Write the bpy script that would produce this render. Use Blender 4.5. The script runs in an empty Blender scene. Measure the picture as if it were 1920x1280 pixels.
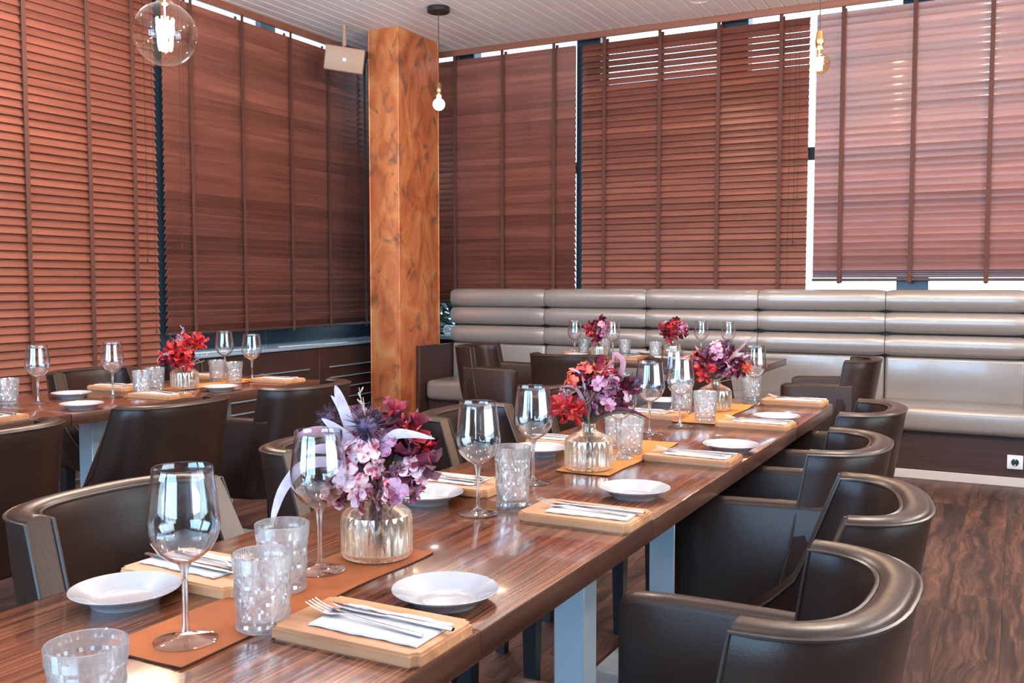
import bpy, bmesh, math, random
from mathutils import Vector, Matrix, noise as mnoise
PI = math.pi
SC = bpy.context.scene
COL = SC.collection

# ------------------------------------------------------------------ camera
F_PX = 1805.0
cam_d = bpy.data.cameras.new('camera'); cam = bpy.data.objects.new('camera', cam_d); COL.objects.link(cam)
cam_d.sensor_width = 36.0; cam_d.lens = F_PX / 1920 * 36.0; cam_d.clip_start = 0.02
cam.location = (0, 0, 1.21)
cam.rotation_euler = (PI/2 - math.atan(107/F_PX), 0, math.radians(27.7))
SC.camera = cam

# ------------------------------------------------------------------ world, lights, exposure
SC.view_settings.view_transform = 'Standard'; SC.view_settings.look = 'None'
SC.view_settings.gamma = 1.0; SC.view_settings.use_curve_mapping = False
SC.view_settings.exposure = 0.42
w = bpy.data.worlds.new('overcast_sky'); SC.world = w; w.use_nodes = True
bgn = w.node_tree.nodes['Background']
bgn.inputs['Color'].default_value = (0.62, 0.84, 1.0, 1); bgn.inputs['Strength'].default_value = 3.2

def area(name, loc, target, sx, sy, power, col, spread=PI):
    d = bpy.data.lights.new(name, 'AREA'); d.shape = 'RECTANGLE'; d.size = sx; d.size_y = sy
    d.energy = power; d.color = col; d.spread = spread
    o = bpy.data.objects.new(name, d); COL.objects.link(o); o.location = loc
    o.rotation_euler = (Vector(target) - Vector(loc)).to_track_quat('-Z', 'Y').to_euler()
    return o
COOL = (0.27, 0.60, 1.0)
# daylight in the two window walls behind and beside the camera
area('daylight_front_a', (-3.3, -2.72, 1.75), (-3.3, 0, 3.2), 2.3, 2.0, 140, COOL)
area('daylight_front_b', (-0.5, -2.72, 1.75), (-0.5, 0, 3.2), 2.3, 2.0, 110, COOL)
area('daylight_right', (2.62, 2.0, 1.75), (0, 2.0, 3.6), 3.6, 2.0, 80, (0.86, 0.94, 1.0))
# recessed warm ceiling spots
SPOTS = [(-1.98, 6.52), (-0.45, 1.2), (-0.45, 3.2), (-0.45, 5.2), (-1.98, 4.3), (-1.98, 2.3), (-1.98, 0.3), (-3.3, 1.2), (-3.3, 4.9),
         (1.2, 2.3), (1.2, 4.6), (-4.2, 2.6)]
for i, (x, y) in enumerate(SPOTS):
    d = bpy.data.lights.new('ceiling_spot', 'AREA'); d.shape = 'DISK'; d.size = 0.11; d.energy = 2.0; d.color = (1.0, 0.70, 0.46)
    d.spread = math.radians(150)
    o = bpy.data.objects.new('ceiling_spot', d); COL.objects.link(o); o.location = (x, y, 3.125)

# unseen point lights added to brighten the ceiling, with no lamps modelled
for x, y, e in ((-2.1, 3.5, 46), (-0.3, 3.6, 54), (-3.9, 3.3, 34), (1.3, 3.4, 34), (1.3, 5.4, 64), (-0.94, 0.9, 10), (-3.24, 0.9, 24), (1.3, 0.8, 20), (-2.1, -0.8, 14)):
    d = bpy.data.lights.new('bulb_or_fill_light', 'POINT'); d.energy = e*1.35; d.color = (1.0, 0.88, 0.79); d.shadow_soft_size = 0.05
    o = bpy.data.objects.new('bulb_or_fill_light', d); COL.objects.link(o); o.location = (x, y, 2.72)

SC.cycles.use_denoising = True
SC.cycles.max_bounces = 14; SC.cycles.transmission_bounces = 14; SC.cycles.transparent_max_bounces = 24
SC.cycles.glossy_bounces = 5; SC.cycles.diffuse_bounces = 4
SC.cycles.sample_clamp_indirect = 4.0; SC.cycles.blur_glossy = 0.6
SC.cycles.caustics_reflective = False; SC.cycles.caustics_refractive = True

# ------------------------------------------------------------------ materials
def new_mat(name):
    m = bpy.data.materials.new(name); m.use_nodes = True
    nt = m.node_tree; b = nt.nodes['Principled BSDF']
    return m, nt, b
def N(nt, t, **kw):
    n = nt.nodes.new(t)
    for k, v in kw.items(): setattr(n, k, v)
    return n
def plain(name, col, rough=0.5, metal=0.0, coat=0.0, spec=0.5, bump=0.0, bscale=200, var=0.0, vscale=6.0, emit=None):
    m, nt, b = new_mat(name)
    b.inputs['Base Color'].default_value = (*col, 1); b.inputs['Roughness'].default_value = rough
    b.inputs['Metallic'].default_value = metal; b.inputs['Coat Weight'].default_value = coat
    b.inputs['Specular IOR Level'].default_value = spec
    tc = N(nt, 'ShaderNodeTexCoord')
    if var > 0:
        no = N(nt, 'ShaderNodeTexNoise'); no.inputs['Scale'].default_value = vscale; no.inputs['Detail'].default_value = 4
        nt.links.new(tc.outputs['Object'], no.inputs['Vector'])
        r = N(nt, 'ShaderNodeValToRGB'); r.color_ramp.elements[0].position = 0.3; r.color_ramp.elements[1].position = 0.7
        r.color_ramp.elements[0].color = (*[c*(1-var) for c in col], 1); r.color_ramp.elements[1].color = (*[min(1, c*(1+var)) for c in col], 1)
        nt.links.new(no.outputs['Fac'], r.inputs['Fac']); nt.links.new(r.outputs['Color'], b.inputs['Base Color'])
    if bump > 0:
        no2 = N(nt, 'ShaderNodeTexNoise'); no2.inputs['Scale'].default_value = bscale; no2.inputs['Detail'].default_value = 3
        nt.links.new(tc.outputs['Object'], no2.inputs['Vector'])
        bp = N(nt, 'ShaderNodeBump'); bp.inputs['Strength'].default_value = bump; bp.inputs['Distance'].default_value = 0.002
        nt.links.new(no2.outputs['Fac'], bp.inputs['Height']); nt.links.new(bp.outputs['Normal'], b.inputs['Normal'])
    if emit:
        b.inputs['Emission Color'].default_value = (*emit[0], 1); b.inputs['Emission Strength'].default_value = emit[1]
    return m
def wood(name, stops, axis='X', across=22.0, along=1.2, rough=0.4, coat=0.0, rnd=0.25, swirl=0.0, streak=0.5, bump=0.05):
    """grain runs along `axis`; per-object random offset and brightness"""
    m, nt, b = new_mat(name)
    tc = N(nt, 'ShaderNodeTexCoord'); oi = N(nt, 'ShaderNodeObjectInfo')
    mul = N(nt, 'ShaderNodeVectorMath', operation='SCALE'); mul.inputs[0].default_value = (37.3, 53.1, 17.7)
    nt.links.new(oi.outputs['Random'], mul.inputs['Scale'])
    add = N(nt, 'ShaderNodeVectorMath', operation='ADD')
    nt.links.new(tc.outputs['Object'], add.inputs[0]); nt.links.new(mul.outputs[0], add.inputs[1])
    vec = add.outputs[0]
    if swirl > 0:
        sn = N(nt, 'ShaderNodeTexNoise'); sn.inputs['Scale'].default_value = 3.0; sn.inputs['Detail'].default_value = 1
        nt.links.new(vec, sn.inputs['Vector'])
        sm = N(nt, 'ShaderNodeVectorMath', operation='MULTIPLY_ADD')
        sm.inputs[1].default_value = (swirl, swirl, swirl)
        nt.links.new(sn.outputs['Color'], sm.inputs[0]); nt.links.new(vec, sm.inputs[2]); vec = sm.outputs[0]
    mp = N(nt, 'ShaderNodeMapping')
    s = [across]*3; s['XYZ'.index(axis)] = along; mp.inputs['Scale'].default_value = s
    nt.links.new(vec, mp.inputs['Vector'])
    n1 = N(nt, 'ShaderNodeTexNoise'); n1.inputs['Scale'].default_value = 1.0; n1.inputs['Detail'].default_value = 5; n1.inputs['Roughness'].default_value = 0.62
    nt.links.new(mp.outputs[0], n1.inputs['Vector'])
    mp2 = N(nt, 'ShaderNodeMapping'); s2 = [across*5]*3; s2['XYZ'.index(axis)] = along*2.2; mp2.inputs['Scale'].default_value = s2
    nt.links.new(vec, mp2.inputs['Vector'])
    n2 = N(nt, 'ShaderNodeTexNoise'); n2.inputs['Scale'].default_value = 1.0; n2.inputs['Detail'].default_value = 3
    nt.links.new(mp2.outputs[0], n2.inputs['Vector'])
    mx = N(nt, 'ShaderNodeMix'); mx.data_type = 'FLOAT'; mx.inputs[0].default_value = streak
    nt.links.new(n1.outputs['Fac'], mx.inputs[2]); nt.links.new(n2.outputs['Fac'], mx.inputs[3])
    r = N(nt, 'ShaderNodeValToRGB'); cr = r.color_ramp
    while len(cr.elements) < len(stops): cr.elements.new(0.5)
    for e, (p, c) in zip(cr.elements, stops): e.position = p; e.color = (*c, 1)
    nt.links.new(mx.outputs[0], r.inputs['Fac'])
    hv = N(nt, 'ShaderNodeHueSaturation')
    mr = N(nt, 'ShaderNodeMapRange'); mr.inputs['To Min'].default_value = 1-rnd; mr.inputs['To Max'].default_value = 1+rnd
    nt.links.new(oi.outputs['Random'], mr.inputs['Value']); nt.links.new(mr.outputs[0], hv.inputs['Value'])
    nt.links.new(r.outputs['Color'], hv.inputs['Color']); nt.links.new(hv.outputs['Color'], b.inputs['Base Color'])
    b.inputs['Roughness'].default_value = rough; b.inputs['Coat Weight'].default_value = coat; b.inputs['Coat Roughness'].default_value = 0.08
    if bump > 0:
        bp = N(nt, 'ShaderNodeBump'); bp.inputs['Strength'].default_value = bump; bp.inputs['Distance'].default_value = 0.002
        nt.links.new(mx.outputs[0], bp.inputs['Height']); nt.links.new(bp.outputs['Normal'], b.inputs['Normal'])
    return m
def two_tone(name, c1, c2, scale=30, rough=0.6, lo=0.42, hi=0.58, sub=0.0, detail=4, dist=0.0, metal=0.0):
    m, nt, b = new_mat(name)
    tc = N(nt, 'ShaderNodeTexCoord'); no = N(nt, 'ShaderNodeTexNoise')
    no.inputs['Scale'].default_value = scale; no.inputs['Detail'].default_value = detail; no.inputs['Distortion'].default_value = dist
    nt.links.new(tc.outputs['Object'], no.inputs['Vector'])
    r = N(nt, 'ShaderNodeValToRGB'); r.color_ramp.elements[0].position = lo; r.color_ramp.elements[1].position = hi
    r.color_ramp.elements[0].color = (*c1, 1); r.color_ramp.elements[1].color = (*c2, 1)
    nt.links.new(no.outputs['Fac'], r.inputs['Fac']); nt.links.new(r.outputs['Color'], b.inputs['Base Color'])
    b.inputs['Roughness'].default_value = rough; b.inputs['Metallic'].default_value = metal
    return m
def glass(name, col=(1, 1, 1), ior=1.45, rough=0.0, clear=0.3, luster=0.0, milk=0.0):
    m = bpy.data.materials.new(name); m.use_nodes = True; nt = m.node_tree
    nt.nodes.remove(nt.nodes['Principled BSDF']); out = nt.nodes['Material Output']
    g = N(nt, 'ShaderNodeBsdfGlass'); g.inputs['Color'].default_value = (*col, 1); g.inputs['IOR'].default_value = ior; g.inputs['Roughness'].default_value = rough
    t = N(nt, 'ShaderNodeBsdfTransparent'); t.inputs['Color'].default_value = (*col, 1)
    mx = N(nt, 'ShaderNodeMixShader'); mx.inputs[0].default_value = clear
    nt.links.new(g.outputs[0], mx.inputs[1]); nt.links.new(t.outputs[0], mx.inputs[2]); sh = mx.outputs[0]
    if luster > 0:
        gl = N(nt, 'ShaderNodeBsdfGlossy'); gl.inputs['Roughness'].default_value = 0.02; gl.inputs['Color'].default_value = (1.0, 0.97, 0.92, 1)
        m2 = N(nt, 'ShaderNodeMixShader'); m2.inputs[0].default_value = luster
        nt.links.new(sh, m2.inputs[1]); nt.links.new(gl.outputs[0], m2.inputs[2]); sh = m2.outputs[0]
    if milk > 0:                                       # fine cut surfaces scatter a little light
        tl = N(nt, 'ShaderNodeBsdfTranslucent'); df = N(nt, 'ShaderNodeBsdfDiffuse')
        for n in (tl, df): n.inputs['Color'].default_value = (0.93, 0.96, 1.0, 1)
        m3 = N(nt, 'ShaderNodeMixShader'); nt.links.new(tl.outputs[0], m3.inputs[1]); nt.links.new(df.outputs[0], m3.inputs[2])
        m4 = N(nt, 'ShaderNodeMixShader'); m4.inputs[0].default_value = milk
        nt.links.new(sh, m4.inputs[1]); nt.links.new(m3.outputs[0], m4.inputs[2]); sh = m4.outputs[0]
    nt.links.new(sh, out.inputs['Surface'])
    return m
def thin_glass(name, col=(1, 1, 1), ior=1.5, boost=1.0):
    m = bpy.data.materials.new(name); m.use_nodes = True; nt = m.node_tree
    nt.nodes.remove(nt.nodes['Principled BSDF']); out = nt.nodes['Material Output']
    g = N(nt, 'ShaderNodeBsdfGlossy'); g.inputs['Roughness'].default_value = 0.0
    t = N(nt, 'ShaderNodeBsdfTransparent'); t.inputs['Color'].default_value = (*col, 1)
    fr = N(nt, 'ShaderNodeFresnel'); fr.inputs['IOR'].default_value = ior
    ge = N(nt, 'ShaderNodeNewGeometry'); mr = N(nt, 'ShaderNodeMapRange')   # same reflectance from both sides of the thin wall
    mr.inputs['To Min'].default_value = ior; mr.inputs['To Max'].default_value = 1/ior
    nt.links.new(ge.outputs['Backfacing'], mr.inputs['Value']); nt.links.new(mr.outputs[0], fr.inputs['IOR'])
    mu = N(nt, 'ShaderNodeMath', operation='MULTIPLY'); mu.use_clamp = True; mu.inputs[1].default_value = boost
    nt.links.new(fr.outputs[0], mu.inputs[0])
    mx = N(nt, 'ShaderNodeMixShader'); nt.links.new(mu.outputs[0], mx.inputs[0])
    nt.links.new(t.outputs[0], mx.inputs[1]); nt.links.new(g.outputs[0], mx.inputs[2]); nt.links.new(mx.outputs[0], out.inputs['Surface'])
    return m

M = {}
M['slat'] = wood('blind_slat_wood', [(0.30, (0.11, 0.035, 0.024)), (0.52, (0.185, 0.062, 0.042)), (0.72, (0.26, 0.095, 0.066))], 'X', 14, 1.0, 0.42, 0.0, 0.22, streak=0.2, bump=0.0)
M['slat_orange'] = wood('blind_slat_wood_orange', [(0.30, (0.14, 0.042, 0.026)), (0.52, (0.21, 0.067, 0.041)), (0.72, (0.27, 0.09, 0.055))], 'X', 14, 1.0, 0.36, 0.08, 0.10, streak=0.2, bump=0.0)
M['slat_pink'] = wood('blind_slat_wood_pale', [(0.30, (0.15, 0.049, 0.036)), (0.52, (0.22, 0.080, 0.059)), (0.72, (0.30, 0.122, 0.094))], 'X', 14, 0.8, 0.36, 0.08, 0.22, streak=0.3, bump=0.0)
M['tape'] = plain('ladder_tape_cloth', (0.085, 0.028, 0.018), 0.8)
M['rail'] = plain('dark_blind_rail', (0.05, 0.018, 0.012), 0.5)
M['cord'] = plain('dark_cord', (0.03, 0.018, 0.016), 0.7)
M['valance'] = wood('valance_wood', [(0.3, (0.17, 0.055, 0.03)), (0.7, (0.27, 0.10, 0.06))], 'X', 18, 1.0, 0.5, 0.0, 0.05)
M['frame'] = plain('dark_window_frame', (0.012, 0.03, 0.048), 0.3)  # blue of reflected daylight is mixed into this dark colour
M['pane'] = thin_glass('window_glass', (0.95, 0.98, 1.0))
M['ceiling'] = plain('white_painted_boards', (0.88, 0.83, 0.82), 0.45, var=0.04, vscale=3)
M['floor'] = wood('dark_floor_wood', [(0.36, (0.008, 0.004, 0.003)), (0.46, (0.034, 0.014, 0.009)), (0.56, (0.090, 0.039, 0.025)), (0.68, (0.17, 0.082, 0.056))], 'Y', 20, 1.0, 0.46, 0.05, 0.10, swirl=0.10, streak=0.35, bump=0.12)
M['table'] = wood('zebrano_table_wood', [(0.36, (0.022, 0.008, 0.005)), (0.46, (0.085, 0.026, 0.013)), (0.56, (0.20, 0.064, 0.028)), (0.70, (0.32, 0.115, 0.052))], 'Y', 42, 1.1, 0.20, 0.5, 0.05, swirl=0.018, streak=0.55, bump=0.03)
M['table_edge'] = wood('table_edge_wood', [(0.3, (0.035, 0.013, 0.008)), (0.7, (0.11, 0.042, 0.024))], 'Y', 20, 0.9, 0.35, 0.2, 0.05)
M['darkwood'] = wood('dark_panel_wood', [(0.3, (0.018, 0.007, 0.006)), (0.55, (0.042, 0.016, 0.013)), (0.75, (0.065, 0.026, 0.021))], 'X', 26, 1.0, 0.5, 0.0, 0.1)
M['board'] = wood('pale_board_wood', [(0.28, (0.28, 0.11, 0.045)), (0.5, (0.50, 0.23, 0.105)), (0.72, (0.66, 0.37, 0.19))], 'X', 14, 2.0, 0.5, 0.0, 0.10, streak=0.25)
M['leather'] = plain('dark_brown_leather', (0.027, 0.0130, 0.0088), 0.33, spec=0.25, bump=0.10, bscale=260, var=0.18, vscale=5)
M['piping'] = plain('leather_piping', (0.03, 0.017, 0.012), 0.35)
M['black_wood'] = plain('black_chair_leg', (0.012, 0.012, 0.014), 0.4)
M['banquette'] = plain('beige_banquette_leather', (0.29, 0.255, 0.235), 0.29, metal=0.3, coat=0.2, bump=0.05, bscale=200, var=0.06, vscale=2)
M['steel'] = plain('brushed_steel', (0.66, 0.78, 0.86), 0.40, metal=0.45, bump=0.03, bscale=120)
M['steel_base'] = plain('steel_base_plate', (0.60, 0.72, 0.80), 0.35, metal=0.5)
M['baseboard'] = plain('white_baseboard', (0.62, 0.55, 0.52), 0.4)
M['plaster'] = plain('dark_brown_painted_wall', (0.085, 0.055, 0.045), 0.7, var=0.05)
M['china'] = plain('white_china', (0.42, 0.40, 0.405), 0.12, coat=0.5)
M['paper'] = plain('white_paper_napkin', (0.55, 0.50, 0.485), 0.85)
M['cutlery'] = plain('polished_cutlery_steel', (0.72, 0.72, 0.74), 0.16, metal=1.0)
M['glass'] = glass('clear_glass', (1, 1, 1), 1.45, 0.0, 0.40, 0.14)
M['foot_glass'] = thin_glass('thin_foot_glass', (0.99, 0.99, 0.995), 1.5, 2.2)
M['cut_glass'] = glass('cut_glass', (1, 1, 1), 1.5, 0.0, 0.32, 0.12, 0.09)
M['bowl_glass'] = thin_glass('thin_bowl_glass', (0.99, 0.992, 0.996), 1.5, 2.6)
M['vase_glass'] = glass('luster_coated_glass', (1.0, 0.965, 0.91), 1.45, 0.01, 0.15, 0.26, 0.03)
M['suede'] = plain('burnt_orange_suede', (0.30, 0.072, 0.012), 0.85, bump=0.2, bscale=400, var=0.16, vscale=14)
M['suede_light'] = plain('mustard_orange_suede', (0.45, 0.16, 0.022), 0.85, bump=0.2, bscale=400, var=0.12, vscale=14)
M['suede_edge'] = plain('dark_cut_edge', (0.05, 0.015, 0.006), 0.9)
M['bulb'] = thin_glass('bulb_glass', (1.0, 0.95, 0.88), 1.45, 1.6)
M['bulb_amber'] = thin_glass('amber_bulb_glass', (1.0, 0.84, 0.60), 1.45, 1.6)
M['bulb_opal'] = plain('lit_opal_bulb', (1, 1, 1), 0.4, emit=((1.0, 0.96, 0.92), 14))
M['filament'] = plain('glowing_filament', (1, 0.8, 0.5), 0.5, emit=((1.0, 0.72, 0.42), 60))
M['filament_white'] = plain('glowing_white_filament', (1, 0.95, 0.9), 0.5, emit=((1.0, 0.92, 0.84), 90))
M['brass'] = plain('brass_socket', (0.55, 0.33, 0.15), 0.3, metal=1.0)
M['black'] = plain('black_metal', (0.012, 0.012, 0.013), 0.45)
M['speaker'] = plain('beige_speaker_plastic', (0.36, 0.235, 0.165), 0.5)
M['badge'] = plain('silver_badge', (0.9, 0.85, 0.8), 0.3)
M['socket_white'] = plain('white_socket_plastic', (0.85, 0.85, 0.86), 0.3)
M['vent_metal'] = plain('pale_vent_metal', (0.34, 0.42, 0.50), 0.35, metal=0.6)
M['sill'] = plain('blue_grey_sill', (0.22, 0.30, 0.36), 0.22, coat=0.4)
M['bush'] = two_tone('dark_bush_leaves', (0.012, 0.035, 0.028), (0.03, 0.07, 0.05), 12)
M['petal_pink'] = two_tone('mottled_pink_petals', (0.40, 0.035, 0.085), (0.78, 0.52, 0.56), 75, 0.6, 0.40, 0.52)
M['petal_mauve'] = two_tone('mauve_petals', (0.26, 0.04, 0.10), (0.58, 0.30, 0.42), 60, 0.6, 0.38, 0.58)
M['petal_crimson'] = two_tone('crimson_petals', (0.16, 0.008, 0.02), (0.50, 0.02, 0.035), 50, 0.55)
M['petal_burgundy'] = two_tone('burgundy_petals', (0.06, 0.006, 0.016), (0.20, 0.018, 0.045), 50, 0.55)
M['petal_red'] = two_tone('bright_red_leaves', (0.42, 0.012, 0.015), (0.74, 0.05, 0.05), 40, 0.5)
M['petal_orange'] = two_tone('orange_red_petals', (0.55, 0.045, 0.02), (0.80, 0.19, 0.10), 45, 0.55)
M['leaf_lilac'] = two_tone('pale_lilac_leaves', (0.50, 0.36, 0.44), (0.68, 0.54, 0.60), 25, 0.6)
M['leaf_rose'] = two_tone('dusty_rose_leaves', (0.30, 0.10, 0.13), (0.52, 0.25, 0.29), 25, 0.6)
M['thistle'] = two_tone('dark_thistle', (0.022, 0.010, 0.028), (0.12, 0.07, 0.13), 70, 0.7)
M['stem'] = plain('olive_stems', (0.10, 0.085, 0.035), 0.7)
M['stem_pale'] = plain('pale_dry_twigs', (0.50, 0.38, 0.30), 0.8)

def column_mat():
    m, nt, b = new_mat('patinated_copper')
    tc = N(nt, 'ShaderNodeTexCoord'); mp = N(nt, 'ShaderNodeMapping'); mp.inputs['Scale'].default_value = (2.6, 2.6, 1.6)
    nt.links.new(tc.outputs['Object'], mp.inputs['Vector'])
    n1 = N(nt, 'ShaderNodeTexNoise'); n1.inputs['Scale'].default_value = 1.5; n1.inputs['Detail'].default_value = 4; n1.inputs['Distortion'].default_value = 1.6
    n2 = N(nt, 'ShaderNodeTexNoise'); n2.inputs['Scale'].default_value = 2.6; n2.inputs['Detail'].default_value = 6; n2.inputs['Distortion'].default_value = 1.4
    for n in (n1, n2): nt.links.new(mp.outputs[0], n.inputs['Vector'])
    r1 = N(nt, 'ShaderNodeValToRGB'); cr = r1.color_ramp
    for _ in range(2): cr.elements.new(0.5)
    for e, (p, c) in zip(cr.elements, [(0.28, (0.36, 0.090, 0.035)), (0.45, (0.56, 0.16, 0.058)), (0.58, (0.66, 0.24, 0.085)), (0.75, (0.70, 0.36, 0.15))]):
        e.position = p; e.color = (*c, 1)
    nt.links.new(n1.outputs['Fac'], r1.inputs['Fac'])
    r2 = N(nt, 'ShaderNodeValToRGB'); r2.color_ramp.elements[0].position = 0.53; r2.color_ramp.elements[1].position = 0.68
    r2.color_ramp.elements[0].color = (0, 0, 0, 1); r2.color_ramp.elements[1].color = (0.8, 0.8, 0.8, 1)
    nt.links.new(n2.outputs['Fac'], r2.inputs['Fac'])
    mx = N(nt, 'ShaderNodeMix'); mx.data_type = 'RGBA'
    nt.links.new(r2.outputs['Color'], mx.inputs[0]); nt.links.new(r1.outputs['Color'], mx.inputs[6]); mx.inputs[7].default_value = (0.14, 0.085, 0.055, 1)
    nt.links.new(mx.outputs[2], b.inputs['Base Color'])
    b.inputs['Roughness'].default_value = 0.42; b.inputs['Metallic'].default_value = 0.35
    return m
M['copper'] = column_mat()

# ------------------------------------------------------------------ mesh helpers
class MB:
    def __init__(self): self.bm = bmesh.new()
    def box(self, x0, x1, y0, y1, z0, z1, mi=0):
        v = [self.bm.verts.new(p) for p in ((x0,y0,z0),(x1,y0,z0),(x1,y1,z0),(x0,y1,z0),(x0,y0,z1),(x1,y0,z1),(x1,y1,z1),(x0,y1,z1))]
        for f in ((0,3,2,1),(4,5,6,7),(0,1,5,4),(1,2,6,5),(2,3,7,6),(3,0,4,7)):
            fc = self.bm.faces.new([v[i] for i in f]); fc.material_index = mi
        return self
    def bevel(self, w, seg=2):
        bmesh.ops.bevel(self.bm, geom=list(self.bm.edges), offset=w, segments=seg, affect='EDGES', profile=0.5); return self
    def rings(self, rings, close_ends=True, cyc=True, mi=0):
        vs = [[self.bm.verts.new(p) for p in r] for r in rings]; n = len(vs[0])
        for a, b in zip(vs[:-1], vs[1:]):
            for i in range(n if cyc else n-1):
                j = (i+1) % n
                f = self.bm.faces.new((a[i], a[j], b[j], b[i])); f.material_index = mi
        if close_ends and cyc:
            f = self.bm.faces.new(vs[0][::-1]); f.material_index = mi
            f = self.bm.faces.new(vs[-1]); f.material_index = mi
        return vs
    def lathe(self, prof, seg=32, c=(0, 0), rf=None, closed=False):
        """prof: (r, z); r == 0 becomes a pole"""
        rows = []
        for r, z in prof:
            if r < 1e-6: rows.append([self.bm.verts.new((c[0], c[1], z))])
            else:
                row = []
                for i in range(seg):
                    a = 2*PI*i/seg; rr = rf(r, z, a) if rf else r
                    row.append(self.bm.verts.new((c[0]+rr*math.cos(a), c[1]+rr*math.sin(a), z)))
                rows.append(row)
        pairs = list(zip(rows[:-1], rows[1:]))
        if closed: pairs.append((rows[-1], rows[0]))
        for a, b in pairs:
            for i in range(seg):
                j = (i+1) % seg
                if len(a) == 1 and len(b) == 1: continue
                if len(a) == 1: self.bm.faces.new((a[0], b[j], b[i]))
                elif len(b) == 1: self.bm.faces.new((a[i], a[j], b[0]))
                else: self.bm.faces.new((a[i], a[j], b[j], b[i]))
        return self
    def tube(self, pts, r, seg=6):
        pts = [Vector(p) for p in pts]; n = len(pts); rs = r if isinstance(r, (list, tuple)) else [r]*n
        t0 = (pts[1]-pts[0]).normalized(); u = t0.orthogonal().normalized(); rings = []
        for i, p in enumerate(pts):
            t = (pts[min(i+1, n-1)] - pts[max(i-1, 0)])
            if t.length < 1e-9: t = t0
            t.normalize(); u = (u - t*u.dot(t))
            if u.length < 1e-6: u = t.orthogonal()
            u.normalize(); v = t.cross(u)
            rings.append([p + (u*math.cos(2*PI*k/seg) + v*math.sin(2*PI*k/seg))*rs[i] for k in range(seg)])
        self.rings(rings); return self
    def mesh(self, name, mats, smooth=True, ang=40):
        bmesh.ops.recalc_face_normals(self.bm, faces=list(self.bm.faces))
        lim = math.radians(ang)
        for f in self.bm.faces: f.smooth = smooth
        if smooth:
            for e in self.bm.edges:
                if len(e.link_faces) == 2:
                    try: e.smooth = e.calc_face_angle() < lim
                    except Exception: pass
        me = bpy.data.meshes.new(name); self.bm.to_mesh(me); self.bm.free()
        for m in (mats if isinstance(mats, (list, tuple)) else [mats]): me.materials.append(m)
        return me
def obj(name, me, parent=None, loc=(0, 0, 0), rz=0.0):
    o = bpy.data.objects.new(name, me); COL.objects.link(o); o.location = loc
    if rz: o.rotation_euler = (0, 0, rz)
    if parent: o.parent = parent
    return o
def tag(o, label, cat, group=None):
    o['label'] = label; o['category'] = cat
    if group: o['group'] = group
    return o
def thing(name, label, cat, loc=(0, 0, 0), rz=0.0, group=None):
    return tag(obj(name, None, None, loc, rz), label, cat, group)
def struct(name, me, parent=None, loc=(0, 0, 0), rz=0.0):
    o = obj(name, me, parent, loc, rz)
    if not parent: o['kind'] = 'structure'
    return o
def copy_thing(root, loc, rz, label, group=None):
    r = root.copy(); COL.objects.link(r); r.location = loc; r.rotation_euler = (0, 0, rz); r['label'] = label
    if group: r['group'] = group
    for ch in list(root.children):
        c = ch.copy(); COL.objects.link(c); c.parent = r
        for g in list(ch.children):
            d = g.copy(); COL.objects.link(d); d.parent = c
    return r
def boxmesh(name, b, mat, bev=0.0, seg=2, smooth=True):
    mb = MB().box(*b)
    if bev: mb.bevel(bev, seg)
    return mb.mesh(name, mat, smooth)

X_L, X_R, Y_F, Y_B, Z_C = -5.15, 2.7, -2.8, 7.22, 3.145

# ------------------------------------------------------------------ floor
fl = struct('floor', boxmesh('floor', (X_L, X_R, Y_F, Y_B, -0.08, -0.006), M['floor']))
rnd = random.Random(5)
PW, PL = 0.19, 1.9
pm = boxmesh('plank', (0.0003, PW-0.0003, 0.0004, PL-0.0004, -0.006, 0.0), M['floor'], 0.0006, 1, False)
xi = 0
x = X_L
while x < 1.2:
    y = 0.3 - rnd.random()*PL*0.9
    while y < 6.6:
        if y + PL > 0.4: obj('plank', pm, fl, (x, y, 0))
        y += PL
    x += PW
# ------------------------------------------------------------------ ceiling
ce = struct('ceiling', boxmesh('ceiling', (-4.955, X_R, Y_F, 7.03, Z_C+0.012, Z_C+0.12), M['ceiling']))
CW = 0.098
mb = MB(); cs = [(0.001, Z_C+0.012), (0.001, Z_C+0.006), (0.006, Z_C), (CW-0.006, Z_C), (CW-0.001, Z_C+0.006), (CW-0.001, Z_C+0.012)]
mb.rings([[(a, yy, b) for a, b in cs] for yy in (-0.5, 7.0)])
cm = mb.mesh('ceiling_plank', M['ceiling'], False)
x = -4.93
while x < 1.0:
    obj('plank', cm, ce, (x, 0, 0)); x += CW

# ------------------------------------------------------------------ walls behind and beside the camera (window openings with bars)
def wall_with_openings(name, axis, pos, thick, u0, u1, openings, z0, z1):
    mb = MB()
    def put(a, b, za, zb):
        if axis == 'y': mb.box(a, b, pos, pos+thick, za, zb)
        else: mb.box(pos, pos+thick, a, b, za, zb)
    put(u0, u1, 0, z0); put(u0, u1, z1, Z_C+0.1)
    c = u0
    for a, b in openings: put(c, a, z0, z1); c = b
    put(c, u1, z0, z1)
    o = struct(name, mb.mesh(name, M['plaster'], False))
    mf = MB()
    for a, b in openings:
        for k in range(1, 3):
            q = a + (b-a)*k/3
            if axis == 'y': mf.box(q-0.035, q+0.035, pos+0.1, pos+0.16, z0, z1)
            else: mf.box(pos+0.02, pos+0.07, q-0.035, q+0.035, z0, z1)
    obj('window_bars', mf.mesh('window_bars', M['frame'], False), o)
    return o
wall_with_openings('wall_front', 'y', Y_F-0.1, 0.12, X_L, X_R, [(-4.5, -2.1), (-1.7, 0.7)], 0.7, 2.8)
wall_with_openings('wall_right', 'x', X_R-0.1, 0.12, Y_F, Y_B, [(0.15, 3.85)], 0.7, 2.8)
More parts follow.
